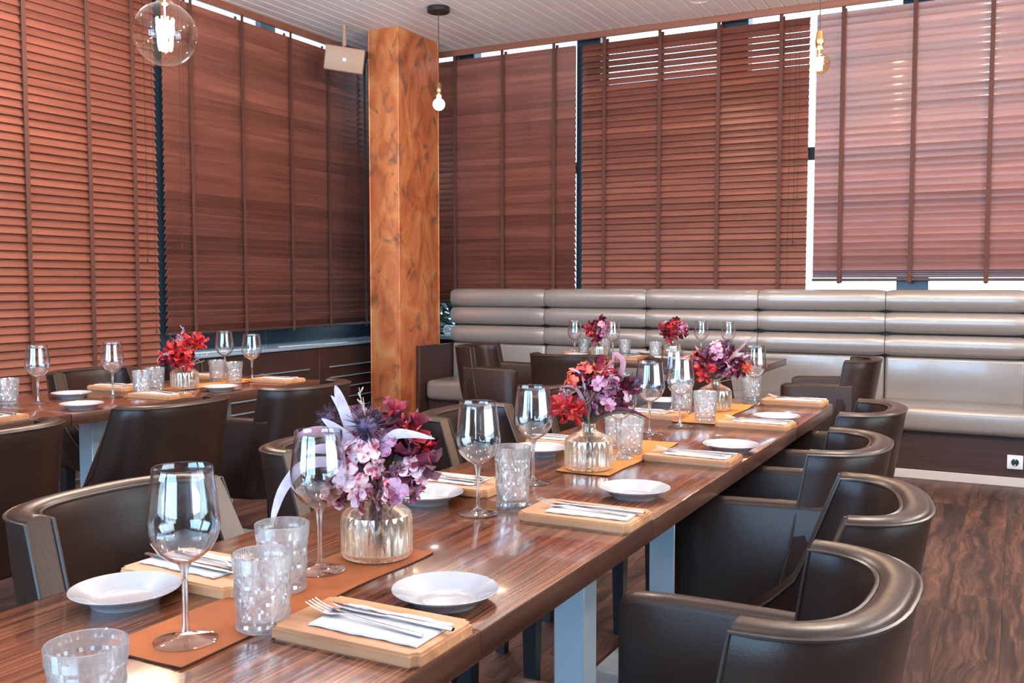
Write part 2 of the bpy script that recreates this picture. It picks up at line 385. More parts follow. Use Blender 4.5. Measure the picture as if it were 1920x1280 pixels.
# left wall: solid nearer than the windows in view, spandrels below and above the glass
mb = MB(); mb.box(X_L-0.1, X_L, Y_F, 3.0, 0, Z_C+0.1); mb.box(X_L-0.1, X_L, 3.0, Y_B, 0, 0.22); mb.box(X_L-0.1, X_L, 4.5, Y_B, 0.22, 0.74)
mb.box(X_L-0.1, X_L, 3.0, Y_B, 3.40, 3.5); mb.box(X_L-0.1, X_L, 6.95, Y_B+0.1, 0.74, Z_C)
struct('wall_left', mb.mesh('wall_left', M['plaster'], False))
mb = MB(); mb.box(X_L, X_R, Y_B, Y_B+0.1, 0, 0.74); mb.box(X_L, X_R, Y_B, Y_B+0.1, 3.40, 3.5); mb.box(0.9, X_R, Y_B, Y_B+0.1, 0.74, Z_C)
mb.box(X_L, -4.75, Y_B, Y_B+0.1, 0.74, Z_C)
struct('wall_back', mb.mesh('wall_back', M['plaster'], False))
# windows: dark frames and panes
def window(name, posts, rails, pane, axis):
    root = struct(name, None); root['kind'] = 'structure'
    for a in posts:
        obj('mullion', boxmesh('mullion', a, M['frame'], 0.004, 1, False), root)
    for a in rails:
        obj('rail', boxmesh('rail', a, M['frame'], 0.004, 1, False), root)
    obj('pane', boxmesh('pane', pane, M['pane'], smooth=False), root)
    return root
yb = Y_B - 0.08
bx = [-4.17, -3.03-0.005, -1.88, -0.64, 0.52]
window('window_1', [(q-0.10, q+0.10, yb-0.07, yb+0.06, 0.74, 3.4) for q in bx],
       [(-4.75, 0.9, yb+0.005, yb+0.055, 2.10, 2.19), (-4.75, 0.9, yb+0.005, yb+0.055, 0.74, 0.80), (-4.75, 0.9, yb+0.005, yb+0.055, 3.34, 3.40)],
       (-4.75, 0.9, yb+0.028, yb+0.032, 0.75, 3.38), 'x')
xl = X_L
window('window_2', [(xl, xl+0.06, 2.97, 3.13, 0.22, 3.4), (xl, xl+0.17, 4.46, 4.70, 0.22, 3.4), (xl, xl+0.06, 5.64, 5.80, 0.74, 3.4), (xl, xl+0.06, 6.82, 6.98, 0.74, 3.4)],
       [(xl+0.005, xl+0.055, 3.0, 6.95, 2.10, 2.19), (xl+0.005, xl+0.055, 4.5, 6.95, 0.74, 0.90), (xl+0.005, xl+0.055, 3.0, 4.5, 0.22, 0.32), (xl+0.005, xl+0.055, 3.0, 6.95, 3.34, 3.40)],
       (xl+0.028, xl+0.032, 3.0, 6.95, 0.25, 3.38), 'y')
# timber valances hiding the blind heads
struct('trim_1', boxmesh('trim_1', (-4.893, -4.873, 2.0, 6.955, 3.098, 3.145), M['valance'], 0.002, 1, False))
struct('trim_2', boxmesh('trim_2', (-4.893, 0.9, 6.945, 6.965, 3.096, 3.145), M['valance'], 0.002, 1, False))
# corner post between the two glazed walls
struct('trim_3', boxmesh('trim_3', (X_L, -4.72, 7.05, 7.2, 0, 3.4), M['frame'], 0.004, 1, False))

# ------------------------------------------------------------------ venetian blinds
SLAT_W = 0.060; PITCH = 0.0462
def slat_mesh(width, mat):
    mb = MB(); prof = []
    n = 4
    for i in range(n+1):
        t = i/n - 0.5; prof.append((t*SLAT_W, 0.0020*(1-(2*t)**2) + 0.0016))
    for i in range(n, -1, -1):
        t = i/n - 0.5; prof.append((t*SLAT_W, 0.0020*(1-(2*t)**2) - 0.0016))
    mb.rings([[(xx, a, b) for a, b in prof] for xx in (-width/2, width/2)])
    return mb.mesh('slat', mat, True, 50)
def blind(label, centre, rz, width, ztop, zbot, tilt, tapes, mat, cords=(), seed=1, stacked=0, loose=0.0):
    """local +X runs along the wall, local -Y points into the room"""
    b = thing('venetian_blind', label, 'blind', (centre[0], centre[1], 0), rz, 'wooden venetian blinds')
    sm = slat_mesh(width, mat); r = random.Random(seed)
    n = int((ztop - 0.03 - (zbot + 0.030 + stacked*0.006))/PITCH) + 1
    for i in range(n):
        z = ztop - 0.03 - i*PITCH
        th = tilt(i, n) + r.uniform(-1, 1)*1.3
        s = obj('slat', sm, b, (0, 0, z)); s.rotation_euler = (-math.radians(th), math.radians(r.uniform(-1, 1)*loose), 0)
    for k in range(stacked):
        s = obj('slat', sm, b, (0, 0, zbot + 0.035 + k*0.014)); s.rotation_euler = (math.radians(-4+k*2), 0, 0)
    obj('bottom_rail', boxmesh('bottom_rail', (-width/2, width/2, -0.03, 0.03, zbot, zbot+0.02), M['rail'], 0.004, 2), b)
    obj('head_rail', boxmesh('head_rail', (-width/2, width/2, -0.005, 0.045, ztop+0.050, ztop+0.072), M['rail'], 0.003, 1), b)
    for t in tapes:
        mb = MB()
        for yy in (-0.0315, 0.0305):
            mb.box(t-0.0135, t+0.0135, yy-0.0007, yy+0.0007, zbot-0.012, ztop+0.03)
        obj('ladder_tape', mb.mesh('ladder_tape', M['tape'], False), b)
        obj('tape_clip', boxmesh('tape_clip', (t-0.008, t+0.008, -0.036, -0.02, zbot-0.018, zbot-0.004), M['cord'], 0.002, 1), b)
    for cx, cz in cords:
        mb = MB().tube([(cx, -0.042, ztop+0.03), (cx+0.004, -0.043, (ztop+cz)/2), (cx, -0.042, cz+0.02)], 0.0014, 5)
        c = obj('pull_cord', mb.mesh('pull_cord', M['cord']), b)
        obj('tassel', MB().lathe([(0, 0.028), (0.003, 0.026), (0.007, 0.0), (0, -0.002)], 10).mesh('tassel', M['cord']), c, (cx, -0.042, cz))
    return b
ZT = 3.072
WR = math.radians(90)
XB = -4.925
blind('tall orange brown wooden blind on left wall, behind the round globe bulb', (XB, 3.20), WR, 2.52, ZT, 0.27, lambda i, n: 180-67, [y-3.20 for y in (2.35, 2.94, 3.53, 3.94, 4.268)],
      M['slat_orange'], [(1.14, 1.35), (1.20, 0.9)], 2)
blind('dark wooden blind between the globe bulb and the copper column', (XB, 5.66), WR, 2.26, ZT, 0.875, lambda i, n: 83 - 29*min(1, i/(n*0.72)), [y-5.66 for y in (4.747, 5.228, 5.74, 6.188, 6.663)],
      M['slat'], [(-1.03, 1.45), (-1.0, 2.0)], 3)
YW = 7.0
blind('dark wooden blind just beside the copper column, in the back corner', (-3.86, YW), 0, 1.50, ZT, 1.055, lambda i, n: 83 - 29*min(1, i/(n*0.78)), [x+3.86 for x in (-4.20, -3.749, -3.287)], M['slat'], (), 4, 0, 0.02)
blind('reddish wooden blind with daylight streaks between its top slats', (-2.192, YW), 0, 1.722, ZT, 0.95,
      lambda i, n: 180 - ((64, 60, 53, 53, 53, 53, 54, 58, 61, 59, 62, 63)[i] if i < 12 else 66), [x+2.192 for x in (-2.859, -2.414, -1.969, -1.522)], M['slat'], [(0.735, 0.79), (0.775, 1.5), (0.80, 1.8)], 5, 0, 0.05)
blind('pale pinkish wooden blind hanging short above the banquette, bright gap below', (-0.185, YW), 0, 2.20, ZT, 1.232, lambda i, n: 84, [x+0.185 for x in (-1.104, -0.649, -0.188, 0.27, 0.72)], M['slat_pink'], (), 6, 4, 0.03)

# ------------------------------------------------------------------ copper column
col = thing('copper_column', 'square copper clad column from floor to ceiling with mottled patina', 'column', (-4.315, 6.40, 0))
obj('shaft', boxmesh('shaft', (-0.135, 0.135, -0.285, 0.285, 0, Z_C), M['copper'], 0.006, 3), col)
for sx in (-1, 1):
    for sy in (-1, 1):
        obj('corner_bead', MB().tube([(sx*0.1335, sy*0.2835, 0.0), (sx*0.1335, sy*0.2835, Z_C)], 0.005, 8).mesh('corner_bead', M['copper']), col)

# ------------------------------------------------------------------ window bench with vents along the left wall, window ledge in the corner
rc = thing('radiator_cabinet', 'long dark wooden cabinet with slotted vents under left window', 'cabinet', (-4.65, 4.55, 0))
obj('carcass', boxmesh('carcass', (-0.46, -0.02, 0.0, 2.36, 0, 0.735), M['darkwood']), rc)
y0 = 0.0
for wd in (1.18, 1.18):
    obj('front_panel', boxmesh('front_panel', (-0.02, 0.0, y0+0.003, y0+wd-0.003, 0.05, 0.730), M['darkwood'], 0.002, 1), rc)
    for k in range(6):
        obj('vent_slat', boxmesh('vent_slat', (-0.005, 0.012, y0+0.12, y0+wd-0.12, 0.575-0.083*k, 0.585-0.083*k), M['vent_metal'], 0.002, 1), rc)
    y0 += wd
obj('top_board', boxmesh('top_board', (-0.48, 0.02, -0.01, 2.37, 0.735, 0.757), M['sill'], 0.004, 2), rc)
struct('trim_4', boxmesh('trim_4', (-4.7, 0.9, 6.93, 7.13, 0.745, 0.775), M['sill'], 0.004, 1))

# ------------------------------------------------------------------ banquette
bq = thing('banquette', 'long beige leather banquette with rolled back along the back wall', 'banquette', (0, 0, 0))
edges = [-4.145, -3.288, -2.448, -1.619, -0.776, 0.06, 0.90]
def roll(x0, x1, zc, hz, yb_, d, n=14, ns=9):
    """plump upholstered roll: superellipse section, pinched at both ends"""
    mb = MB(); rings = []
    for i in range(ns*2+1):
        t = i/(ns*2)*2-1; e = (1-abs(t)**14)
        k = 0.88 + 0.12*e**0.5 if abs(t) < 1 else 0.88
        xx = (x0+x1)/2 + t*(x1-x0)/2
        ring = []
        for j in range(n):
            a = 2*PI*j/n; c, s = math.cos(a), math.sin(a)
            ring.append((xx, yb_ - d/2 - d/2*k*math.copysign(abs(c)**0.75, c), zc + hz*k*math.copysign(abs(s)**0.98, s)))
        rings.append(ring)
    mb.rings(rings); return mb.mesh('back_roll', M['banquette'], True, 60)
for a, b in zip(edges[:-1], edges[1:]):
    for zc, hz in ((1.102, 0.075), (0.956, 0.073), (0.806, 0.073)):
        obj('back_roll', roll(a+0.002, b-0.002, zc, hz, 6.915, 0.125), bq)
    mb = MB().box(a+0.002, b-0.002, 6.825, 6.915, 0.42, 0.732); mb.bevel(0.022, 4)
    obj('back_panel', mb.mesh('back_panel', M['banquette'], True, 60), bq)
obj('back_frame', boxmesh('back_frame', (-4.14, 0.90, 6.90, 6.925, 0.0, 1.16), M['darkwood']), bq)
se = [-4.143, -1.619, 0.90]
for a, b in zip(se[:-1], se[1:]):
    mb = MB().box(a+0.001, b-0.001, 6.40, 6.84, 0.295, 0.455); mb.bevel(0.045, 5)
    obj('seat_cushion', mb.mesh('seat_cushion', M['banquette'], True, 60), bq)
obj('plinth', boxmesh('plinth', (-4.14, 0.90, 6.455, 6.90, 0.0, 0.30), M['darkwood'], 0.002, 1), bq)
obj('end_panel', boxmesh('end_panel', (-4.178, -4.146, 6.335, 6.92, 0.0, 0.725), M['darkwood'], 0.003, 1), bq)
struct('baseboard_back', boxmesh('baseboard_back', (-4.14, 0.90, 6.443, 6.455, 0.0, 0.055), M['baseboard'], 0.002, 1))
so = thing('power_socket', 'white wall socket on the dark plinth below the banquette', 'socket', (0.012, 6.4535, 0.149))
obj('cover_plate', boxmesh('cover_plate', (-0.043, 0.043, -0.010, 0.0, -0.042, 0.042), M['socket_white'], 0.004, 2), so)
mb = MB().lathe([(0.0, -0.001), (0.019, -0.001), (0.021, 0.001), (0.021, 0.003), (0, 0.003)], 24)
w_ = obj('socket_well', mb.mesh('socket_well', M['frame']), so, (0, -0.0115, 0)); w_.rotation_euler = (PI/2, 0, 0)
for s in (-1, 1):
    obj('earth_clip', boxmesh('earth_clip', (-0.003, 0.003, -0.0165, -0.012, s*0.016-0.004, s*0.016+0.004), M['socket_white']), so)

# ------------------------------------------------------------------ tables: top on a steel pedestal
TL, TW, TZ = 0.69, 0.64, 0.75
def make_table(name, label, loc, rz, group, tw=TW, tl=TL):
    t = thing(name, label, 'table', loc, rz, group)
    mb = MB().box(-tw/2+0.001, tw/2-0.001, -tl/2+0.001, tl/2-0.001, TZ-0.042, TZ); mb.bevel(0.003, 2)
    for f in mb.bm.faces:
        if f.normal.z < 0.5: f.material_index = 1
    obj('tabletop', mb.mesh('tabletop', [M['table'], M['table_edge']], True, 30), t)
    obj('pedestal', boxmesh('pedestal', (-0.04, 0.04, -0.04, 0.04, 0.014, TZ-0.05), M['steel'], 0.003, 1), t)
    obj('mounting_plate', boxmesh('mounting_plate', (-0.17, 0.17, -0.17, 0.17, TZ-0.05, TZ-0.042), M['black']), t)
    obj('base_plate', boxmesh('base_plate', (-0.20, 0.20, -0.20, 0.20, 0.0, 0.014), M['steel_base'], 0.004, 2), t)
    return t
CXM = -0.94
ORD = ['first', 'second', 'third', 'fourth', 'fifth']
main_lab = ['dark wooden dining table at the very front, nearest of the long centre row',
            'dark wooden dining table second from the front in the long centre row',
            'dark wooden dining table in the middle of the centre row, under the single grey chair arm',
            'dark wooden dining table second from the far end of the centre row',
            'dark wooden dining table at the far end of the long centre row']
main_lab[2] = 'dark wooden dining table third from the front in the long centre row'
T0 = None
for i in range(5):
    yc = 1.096 - TL/2 + i*0.687
    if T0 is None: T0 = make_table('dining_table', main_lab[0], (CXM, yc, 0), 0, 'tables of the centre row')
    else: copy_thing(T0, (CXM, yc, 0), 0, main_lab[i], 'tables of the centre row')
left_lab = ['dark wooden table at the near end of the left row, cut by the photo edge', 'dark wooden table in the middle of the left row, blue steel pedestal in view',
            'dark wooden table at the far end of the left row, carrying the red bouquet']
for i in range(3):
    copy_thing(T0, (-3.29, 1.942 + i*0.69, 0), 0, left_lab[i], 'tables of the left row')
back_lab = ['dark wooden table by the banquette, left one under the small dark bouquet', 'dark wooden table by the banquette, right one with its end in view']
for i in range(2):
    copy_thing(T0, (-2.30 + i*0.69, 5.77, 0), PI/2, back_lab[i], 'tables beside the banquette')

# ------------------------------------------------------------------ chairs
def sgnpow(v, p): return math.copysign(abs(v)**p, v)
ZTOP, ZLOW = 0.822, 0.40
def back_rings(arm):
    """plan curve of the wrap-around back, local +X = front; returns grids outer, inner"""
    W = 0.196
    zs = [ZLOW + (ZTOP-ZLOW)*k/9 for k in range(10)]
    NS = 28
    def curve(z, off):
        q = (ZTOP - z)
        rake = 0.16*q + 0.10*max(0, q-0.25)
        apex = -0.235 + rake
        D = 0.125 + (0.02 + 0.0*q if arm else 0.0)
        if not arm: D += 0.21*q + 2.0*max(0, q-0.22)**1.5
        w_ = W + 0.02*min(1, q/0.3) + off; d_ = D
        pts = []
        for k in range(NS+1):
            a = -PI/2 + PI*k/NS
            a = PI/2*sgnpow(a/(PI/2), 0.9)
            yy = w_*sgnpow(math.sin(a), 0.78); xx = apex - off + (d_+off)*(1-abs(math.cos(a))**0.80)
            pts.append((xx, yy))
        return pts
    return zs, curve, NS
def chair_back(arm):
    zs, curve, NS = back_rings(arm); th = 0.026
    mb = MB()
    secs = []
    for k in range(NS+1):
        sec = []
        for z in zs[:-1]: p = curve(z, th)[k]; sec.append((p[0], p[1], z))
        for a in (0, 30, 60, 90, 120, 150, 180):
            o = th*math.cos(math.radians(a)); z = ZTOP - 0.014 + 0.014*math.sin(math.radians(a)); p = curve(z, o)[k]; sec.append((p[0], p[1], z))
        for z in zs[-2::-1]: p = curve(z, -th)[k]; sec.append((p[0], p[1], z))
        secs.append(sec)
    mb.rings(secs)
    return mb.mesh('backrest', M['leather'], True, 50)
def chair_piping(arm):
    zs, curve, NS = back_rings(arm); mb = MB()
    for off in (0.0265, -0.0265):
        top = [(p[0], p[1], ZTOP-0.010) for p in curve(ZTOP-0.012, off)]
        low = lambda k: [(curve(z, off)[k][0] + 0.001, curve(z, off)[k][1], z) for z in zs[:-1]]
        path = low(0) + top + low(NS)[::-1]
        mb.tube(path, 0.0034, 6)
    return mb.mesh('piping', M['piping'])
def arm_mesh(s):
    mb = MB(); rings = []
    # sections along X from the back to the rounded front
    for xx, yo, zt, zb in ((-0.13, 0.0, 0.700, 0.40), (-0.05, 0.004, 0.700, 0.39), (0.06, 0.008, 0.698, 0.385), (0.15, 0.008, 0.696, 0.385), (0.206, 0.004, 0.693, 0.39), (0.228, -0.004, 0.68, 0.40)):
        yc = s*(0.206 + yo); hw = 0.026 if xx < 0.21 else 0.015
        rings.append([(xx, yc-hw, zb), (xx, yc+hw, zb), (xx, yc+hw, zt-0.018), (xx, yc+hw*0.75, zt-0.006), (xx, yc, zt), (xx, yc-hw*0.75, zt-0.006), (xx, yc-hw, zt-0.018)])
    mb.rings(rings); return mb.mesh('armrest', M['leather'], True, 50)
def seat_mesh(arm):
    mb = MB(); w_ = 0.176 if arm else 0.188
    mb.box(-0.17, 0.205 if arm else 0.23, -w_, w_, 0.385, 0.485); mb.bevel(0.03, 4)
    for v in mb.bm.verts:
        if v.co.z > 0.46: v.co.z += 0.012*(1-(v.co.y/w_)**2)
    return mb.mesh('seat', M['leather'], True, 60)
def leg_mesh():
    mb = MB(); mb.rings([[(x*h, y*h, z) for x, y in ((-1,-1),(1,-1),(1,1),(-1,1))] for z, h in ((0.0, 0.016), (0.40, 0.024))])
    return mb.mesh('leg', M['black_wood'], False)
LEG = leg_mesh()
def make_chair(name, label, loc, rz, arm, group):
    t = thing(name, label, 'chair', loc, rz, group)
    obj('backrest', chair_back(arm), t); obj('piping', chair_piping(arm), t); obj('seat', seat_mesh(arm), t)
    if arm:
        for s in (-1, 1): obj('armrest', arm_mesh(s), t)
    for sx in (-0.11, 0.165):
        for sy in (-0.165, 0.165): obj('leg', LEG, t, (sx, sy, 0))
    return t
CH = {}
def chair(apex, rz, arm, label, group):
    """apex: outermost point of the top of the back"""
    c, s = math.cos(rz), math.sin(rz)
    loc = (apex[0] + 0.262*c, apex[1] + 0.262*s, 0)
    k = 'tub_armchair' if arm else 'tub_chair'
    if k not in CH: CH[k] = make_chair(k, label, loc, rz, arm, group); return CH[k]
    return copy_thing(CH[k], loc, rz, label, group)
G1 = 'leather chairs around the centre row'; G2 = 'leather chairs around the left row'; G3 = 'leather chairs around the banquette tables'
chair((-0.10, 1.29), PI-0.04, True, 'dark leather armchair in the right foreground, nearest of the right-hand chairs', G1)
chair((-0.128, 1.90), PI+0.18, False, 'dark leather tub chair second from the front on the right side, no arms', G1)
chair((-0.262, 2.525), PI+0.05, True, 'dark leather armchair third from the front on the right side', G1)
chair((-0.30, 3.25), PI, True, 'dark leather armchair fourth from the front on the right side', G1)
chair((-0.62, 5.38), PI+0.06, True, 'dark leather armchair at the right end of the banquette tables, side view', G3)
chair((-1.60, 1.24), 0.0, False, 'brown leather tub chair in the left foreground behind the big wine glass', G1)
chair((-1.66, 1.94), 0.0, False, 'brown leather tub chair half hidden behind the front bouquet', G1)
chair((-1.63, 2.58), 0.0, False, 'brown leather tub chair in front of the copper column, on the aisle', G1)
chair((-1.62, 3.24), 0.0, False, 'brown leather tub chair hidden behind the middle bouquet', G1)
chair((-2.38, 1.66), PI, False, 'dark leather tub chair at the left photo edge, its back to us', G2)
chair((-2.40, 2.34), PI, False, 'dark leather tub chair at left row, back seen fully, second along', G2)
chair((-2.36, 2.99), PI, True, 'dark leather armchair at the left row, farthest, near the copper column', G2)
chair((-3.90, 3.02), 0.0, False, 'brown leather tub chair between the left row and the orange blind', G2)
chair((-3.22, 5.42), 0.06, True, 'dark leather armchair at the left end of the banquette tables', G3)
chair((-2.25, 4.82), PI/2, False, 'dark leather tub chair with its flat back to us before the small dark bouquet', G3)
chair((-1.56, 4.82), PI/2, False, 'dark leather tub chair mostly hidden behind the middle wine glass', G3)

# ------------------------------------------------------------------ table runners
def runner(label, x0, x1, y0, y1, mat, seed):
    mb = MB(); nx, ny = 4, 16; r = random.Random(seed); th = 0.0022
    top, bot = [], []
    for j in range(ny+1):
        y = y0 + (y1-y0)*j/ny; ed = 0.0025*math.sin(j*0.9+seed)
        rowt, rowb = [], []
        for i in range(nx+1):
            x = x0 + (x1-x0)*i/nx + (ed if i in (0, nx) else 0)
            lift = 0.0016*max(0, math.sin(j*0.75+seed))*(1 if i in (0, nx) else 0)
            rowt.append(mb.bm.verts.new((x, y, TZ+th+lift+0.0006))); rowb.append(mb.bm.verts.new((x, y, TZ+lift+0.0006)))
        top.append(rowt); bot.append(rowb)
    for j in range(ny):
        for i in range(nx):
            mb.bm.faces.new((top[j][i], top[j][i+1], top[j+1][i+1], top[j+1][i]))
            mb.bm.faces.new((bot[j][i], bot[j+1][i], bot[j+1][i+1], bot[j][i+1]))
        for i in (0, nx):
            f = mb.bm.faces.new((top[j][i], top[j+1][i], bot[j+1][i], bot[j][i])); f.material_index = 1
    for j in (0, ny):
        for i in range(nx):
            f = mb.bm.faces.new((top[j][i], top[j][i+1], bot[j][i+1], bot[j][i])); f.material_index = 1
    return tag(obj('table_runner', mb.mesh('table_runner', [mat, M['suede_edge']], True, 40)), label, 'table runner', 'suede table runners')
runner('burnt orange suede runner under the front bouquet', -1.015, -0.874, 0.812, 1.375, M['suede'], 1)
runner('mustard orange suede runner under the middle bouquet', -0.998, -0.856, 2.125, 2.67, M['suede_light'], 2)
runner('orange suede runner under the far bouquet of the centre row', -1.015, -0.872, 3.085, 3.65, M['suede_light'], 3)
runner('orange suede runner on the far table of the left row', -3.33, -3.19, 2.98, 3.53, M['suede_light'], 4)

# ------------------------------------------------------------------ crockery, glasses and cutlery
def plate_mesh():
    prof = [(0, 0.0045), (0.030, 0.0045), (0.042, 0.0050), (0.047, 0.0075), (0.060, 0.0165), (0.0755, 0.0225), (0.0768, 0.0232), (0.0775, 0.0222), (0.0765, 0.0208), (0.062, 0.0135), (0.049, 0.0035), (0.0465, 0.0), (0.0435, 0.0), (0.0430, 0.0022), (0.0, 0.0022)]
    return MB().lathe(prof, 56).mesh('side_plate', M['china'], True, 50)
PLATE = plate_mesh()
def plate(x, y, label, z=TZ):
    return tag(obj('side_plate', PLATE, None, (x, y, z)), label, 'plate', 'white side plates')
def board_mesh():
    mb = MB().box(-0.117, 0.117, -0.071, 0.071, 0.0, 0.018)
    bmesh.ops.bevel(mb.bm, geom=[e for e in mb.bm.edges if abs(e.verts[0].co.z - e.verts[1].co.z) > 0.01], offset=0.010, segments=3, affect='EDGES')
    bmesh.ops.bevel(mb.bm, geom=[e for e in mb.bm.edges if abs(e.verts[0].co.z - e.verts[1].co.z) < 1e-5], offset=0.003, segments=2, affect='EDGES')
    return mb.mesh('serving_board', M['board'], True, 35)
BOARD = board_mesh()
def napkin_mesh(seed):
    mb = MB(); nx, ny = 14, 6; r = random.Random(seed)
    L, Wd = 0.168, 0.088
    def sheet(z, sh, amp):
        g = []
        for i in range(nx+1):
            row = []
            for j in range(ny+1):
                u, v = i/nx-0.5, j/ny-0.5
                e = amp*math.sin(i*0.85+seed)*(1 if j in (0, ny) else 0.2)
                row.append(mb.bm.verts.new((u*L*(1-sh), v*Wd*(1-sh)+e, z + 0.0012*math.sin(i*1.1+j*0.9+seed)**2*(0.4+abs(v)))))
            g.append(row)
        return g
    gs = [sheet(0.0006, 0.0, 0.0012), sheet(0.0030, 0.01, 0.0020)]
    for g in gs:
        for i in range(nx):
            for j in range(ny): mb.bm.faces.new((g[i][j], g[i+1][j], g[i+1][j+1], g[i][j+1]))
    a, b = gs
    for i in range(nx):
        for j in (0, ny): mb.bm.faces.new((a[i][j], a[i+1][j], b[i+1][j], b[i][j]))
    for j in range(ny):
        for i in (0, nx): mb.bm.faces.new((a[i][j], a[i][j+1], b[i][j+1], b[i][j]))
    return mb.mesh('paper_napkin', M['paper'], True, 50)
NAPKINS = [napkin_mesh(k) for k in range(3)]
def sweep(mb, secs, n=8):
    """secs: (x, y, z, half width y, half thickness z)"""
    mb.rings([[(x, y + hw*math.cos(2*PI*k/n), z + ht*math.sin(2*PI*k/n)) for k in range(n)] for x, y, z, hw, ht in secs])
def fork_parts():
    h = MB(); sweep(h, [(0.095, 0, 0.002, 0.0030, 0.0014), (0.093, 0, 0.002, 0.0042, 0.0018), (0.05, 0, 0.0025, 0.0036, 0.0018), (0.0, 0, 0.0035, 0.0026, 0.0016), (-0.035, 0, 0.0048, 0.0022, 0.0015)])
    d = MB(); sweep(d, [(-0.033, 0, 0.0048, 0.0023, 0.0015), (-0.042, 0, 0.0042, 0.0050, 0.0012), (-0.052, 0, 0.0034, 0.0096, 0.0010), (-0.062, 0, 0.0036, 0.0110, 0.0009), (-0.066, 0, 0.0042, 0.0112, 0.0009)], 10)
    for k in range(4):
        yy = -0.0093 + 0.0062*k
        sweep(d, [(-0.064, yy, 0.0040, 0.0019, 0.0009), (-0.080, yy, 0.0066, 0.0017, 0.0008), (-0.098, yy, 0.0118, 0.0010, 0.0006)], 6)
    return h.mesh('fork_handle', M['cutlery']), d.mesh('fork_head', M['cutlery'])
def knife_parts():
    h = MB(); sweep(h, [(0.10, 0, 0.003, 0.0040, 0.0022), (0.098, 0, 0.003, 0.0050, 0.0028), (0.05, 0, 0.0032, 0.0044, 0.0028), (0.005, 0, 0.0034, 0.0038, 0.0026), (-0.002, 0, 0.0034, 0.0034, 0.0022)])
    d = MB(); sweep(d, [(0.0, 0, 0.0032, 0.0036, 0.0014), (-0.01, 0.001, 0.0032, 0.0068, 0.0009), (-0.06, 0.001, 0.0032, 0.0078, 0.0008), (-0.085, 0.0025, 0.0032, 0.0058, 0.0007), (-0.100, 0.006, 0.0032, 0.0015, 0.0005)])
    return h.mesh('knife_handle', M['cutlery']), d.mesh('knife_blade', M['cutlery'])
FORK, KNIFE = fork_parts(), knife_parts()
SET_N = [0]
def setting(x, y, rz, where, z=TZ, detail=True, side=1):
    """wooden board with napkin, fork and knife; handles point to the diner (local +X)"""
    k = SET_N[0]; SET_N[0] += 1
    c, s = math.cos(rz), math.sin(rz)
    P = lambda a, b: (x + a*c - b*s, y + a*s + b*c)
    tag(obj('serving_board', BOARD, None, (x, y, z), rz), 'wooden board ' + where, 'board', 'wooden place boards')
    px_, py_ = P(0.018, -0.004*side)
    tag(obj('paper_napkin', NAPKINS[k % 3], None, (px_, py_, z+0.0182), rz + 0.05*math.sin(k*2.1)), 'white paper napkin ' + where, 'napkin', 'paper napkins on boards')
    f = thing('fork', 'steel fork ' + where, 'fork', (*P(0.0, -0.014*side), z+0.0225), rz - 0.10*side + 0.04*math.sin(k), 'forks')
    obj('fork_handle', FORK[0], f); obj('fork_head', FORK[1], f)
    g = thing('knife', 'steel knife ' + where, 'knife', (*P(0.018, 0.014*side), z+0.0222), rz - 0.03*side, 'knives')
    obj('knife_handle', KNIFE[0], g); obj('knife_blade', KNIFE[1], g)
def glass_parts():
    foot = MB().lathe([(0, 0.0), (0.036, 0.0), (0.040, 0.0006), (0.0405, 0.0016), (0.038, 0.0026), (0.022, 0.0055), (0.010, 0.0085), (0.006, 0.013), (0.0, 0.013)], 48).mesh('foot', M['foot_glass'])
    stem = MB().lathe([(0, 0.0125), (0.0058, 0.0125), (0.0044, 0.022), (0.0036, 0.045), (0.0038, 0.075), (0.0052, 0.092), (0.009, 0.101), (0.0, 0.1015)], 20).mesh('stem', M['glass'])
    out = [(0, 0.1005), (0.010, 0.1018), (0.022, 0.1085), (0.0335, 0.119), (0.0418, 0.132), (0.0455, 0.145), (0.0452, 0.158), (0.0430, 0.175), (0.0405, 0.195), (0.0385, 0.213), (0.0375, 0.2255)]
    inn = [(0.0371, 0.2260), (0.0366, 0.2255)] + [(max(0, r-0.0010), z + 0.0002) for r, z in out[-2:2:-1]] + [(0.0205, 0.1100), (0.010, 0.1036), (0, 0.1026)]
    bowl = MB().lathe(out + inn, 56).mesh('bowl', M['bowl_glass'], True, 60)
    return foot, stem, bowl
GP = glass_parts(); G0 = [None]
def wine(x, y, label, z=TZ):
    if G0[0] is None:
        g = thing('wine_glass', label, 'wine glass', (x, y, z), 0, 'stemmed wine glasses')
        for n, m in zip(('foot', 'stem', 'bowl'), GP): obj(n, m, g)
        G0[0] = g; return g
    return copy_thing(G0[0], (x, y, z), 0, label, 'stemmed wine glasses')
def tumbler_mesh(h, r0, r1, k):
    mb = MB(); seg, rows = 64, 22
    def tri(t): t = t % 1.0; return abs(2*t-1)
    prof = [(0, 0.0), (r0-0.004, 0.0), (r0, 0.003)]
    out = [(r0 + (r1-r0)*(j/rows), 0.004 + (h-0.004)*j/rows) for j in range(rows+1)]
    inn = [(r1-0.0012, h+0.0008), (r1-0.0024, h)] + [(r0 + (r1-r0)*t - 0.0030, h*t) for t in (0.8, 0.6, 0.4, 0.25, 0.17)] + [(r0-0.008, h*0.135), (r0-0.02, h*0.125), (0, h*0.12)]
    def rf(r, z, a):
        if r > r0-0.0005 and h*0.09 < z < h*0.80 and abs(r - (r0 + (r1-r0)*(z-0.004)/(h-0.004))) < 1e-4:
            u = a/(2*PI)*9; v = z/h*2.6
            d = min(tri(u+v), tri(u-v), 0.75*tri(2*u+0.5)+0.2)
            return r - 0.0034*(1-d)**2
        return r
    mb.lathe(prof + out + inn, seg, rf=rf)
    return mb.mesh('tumbler', M['cut_glass'], True, 5)
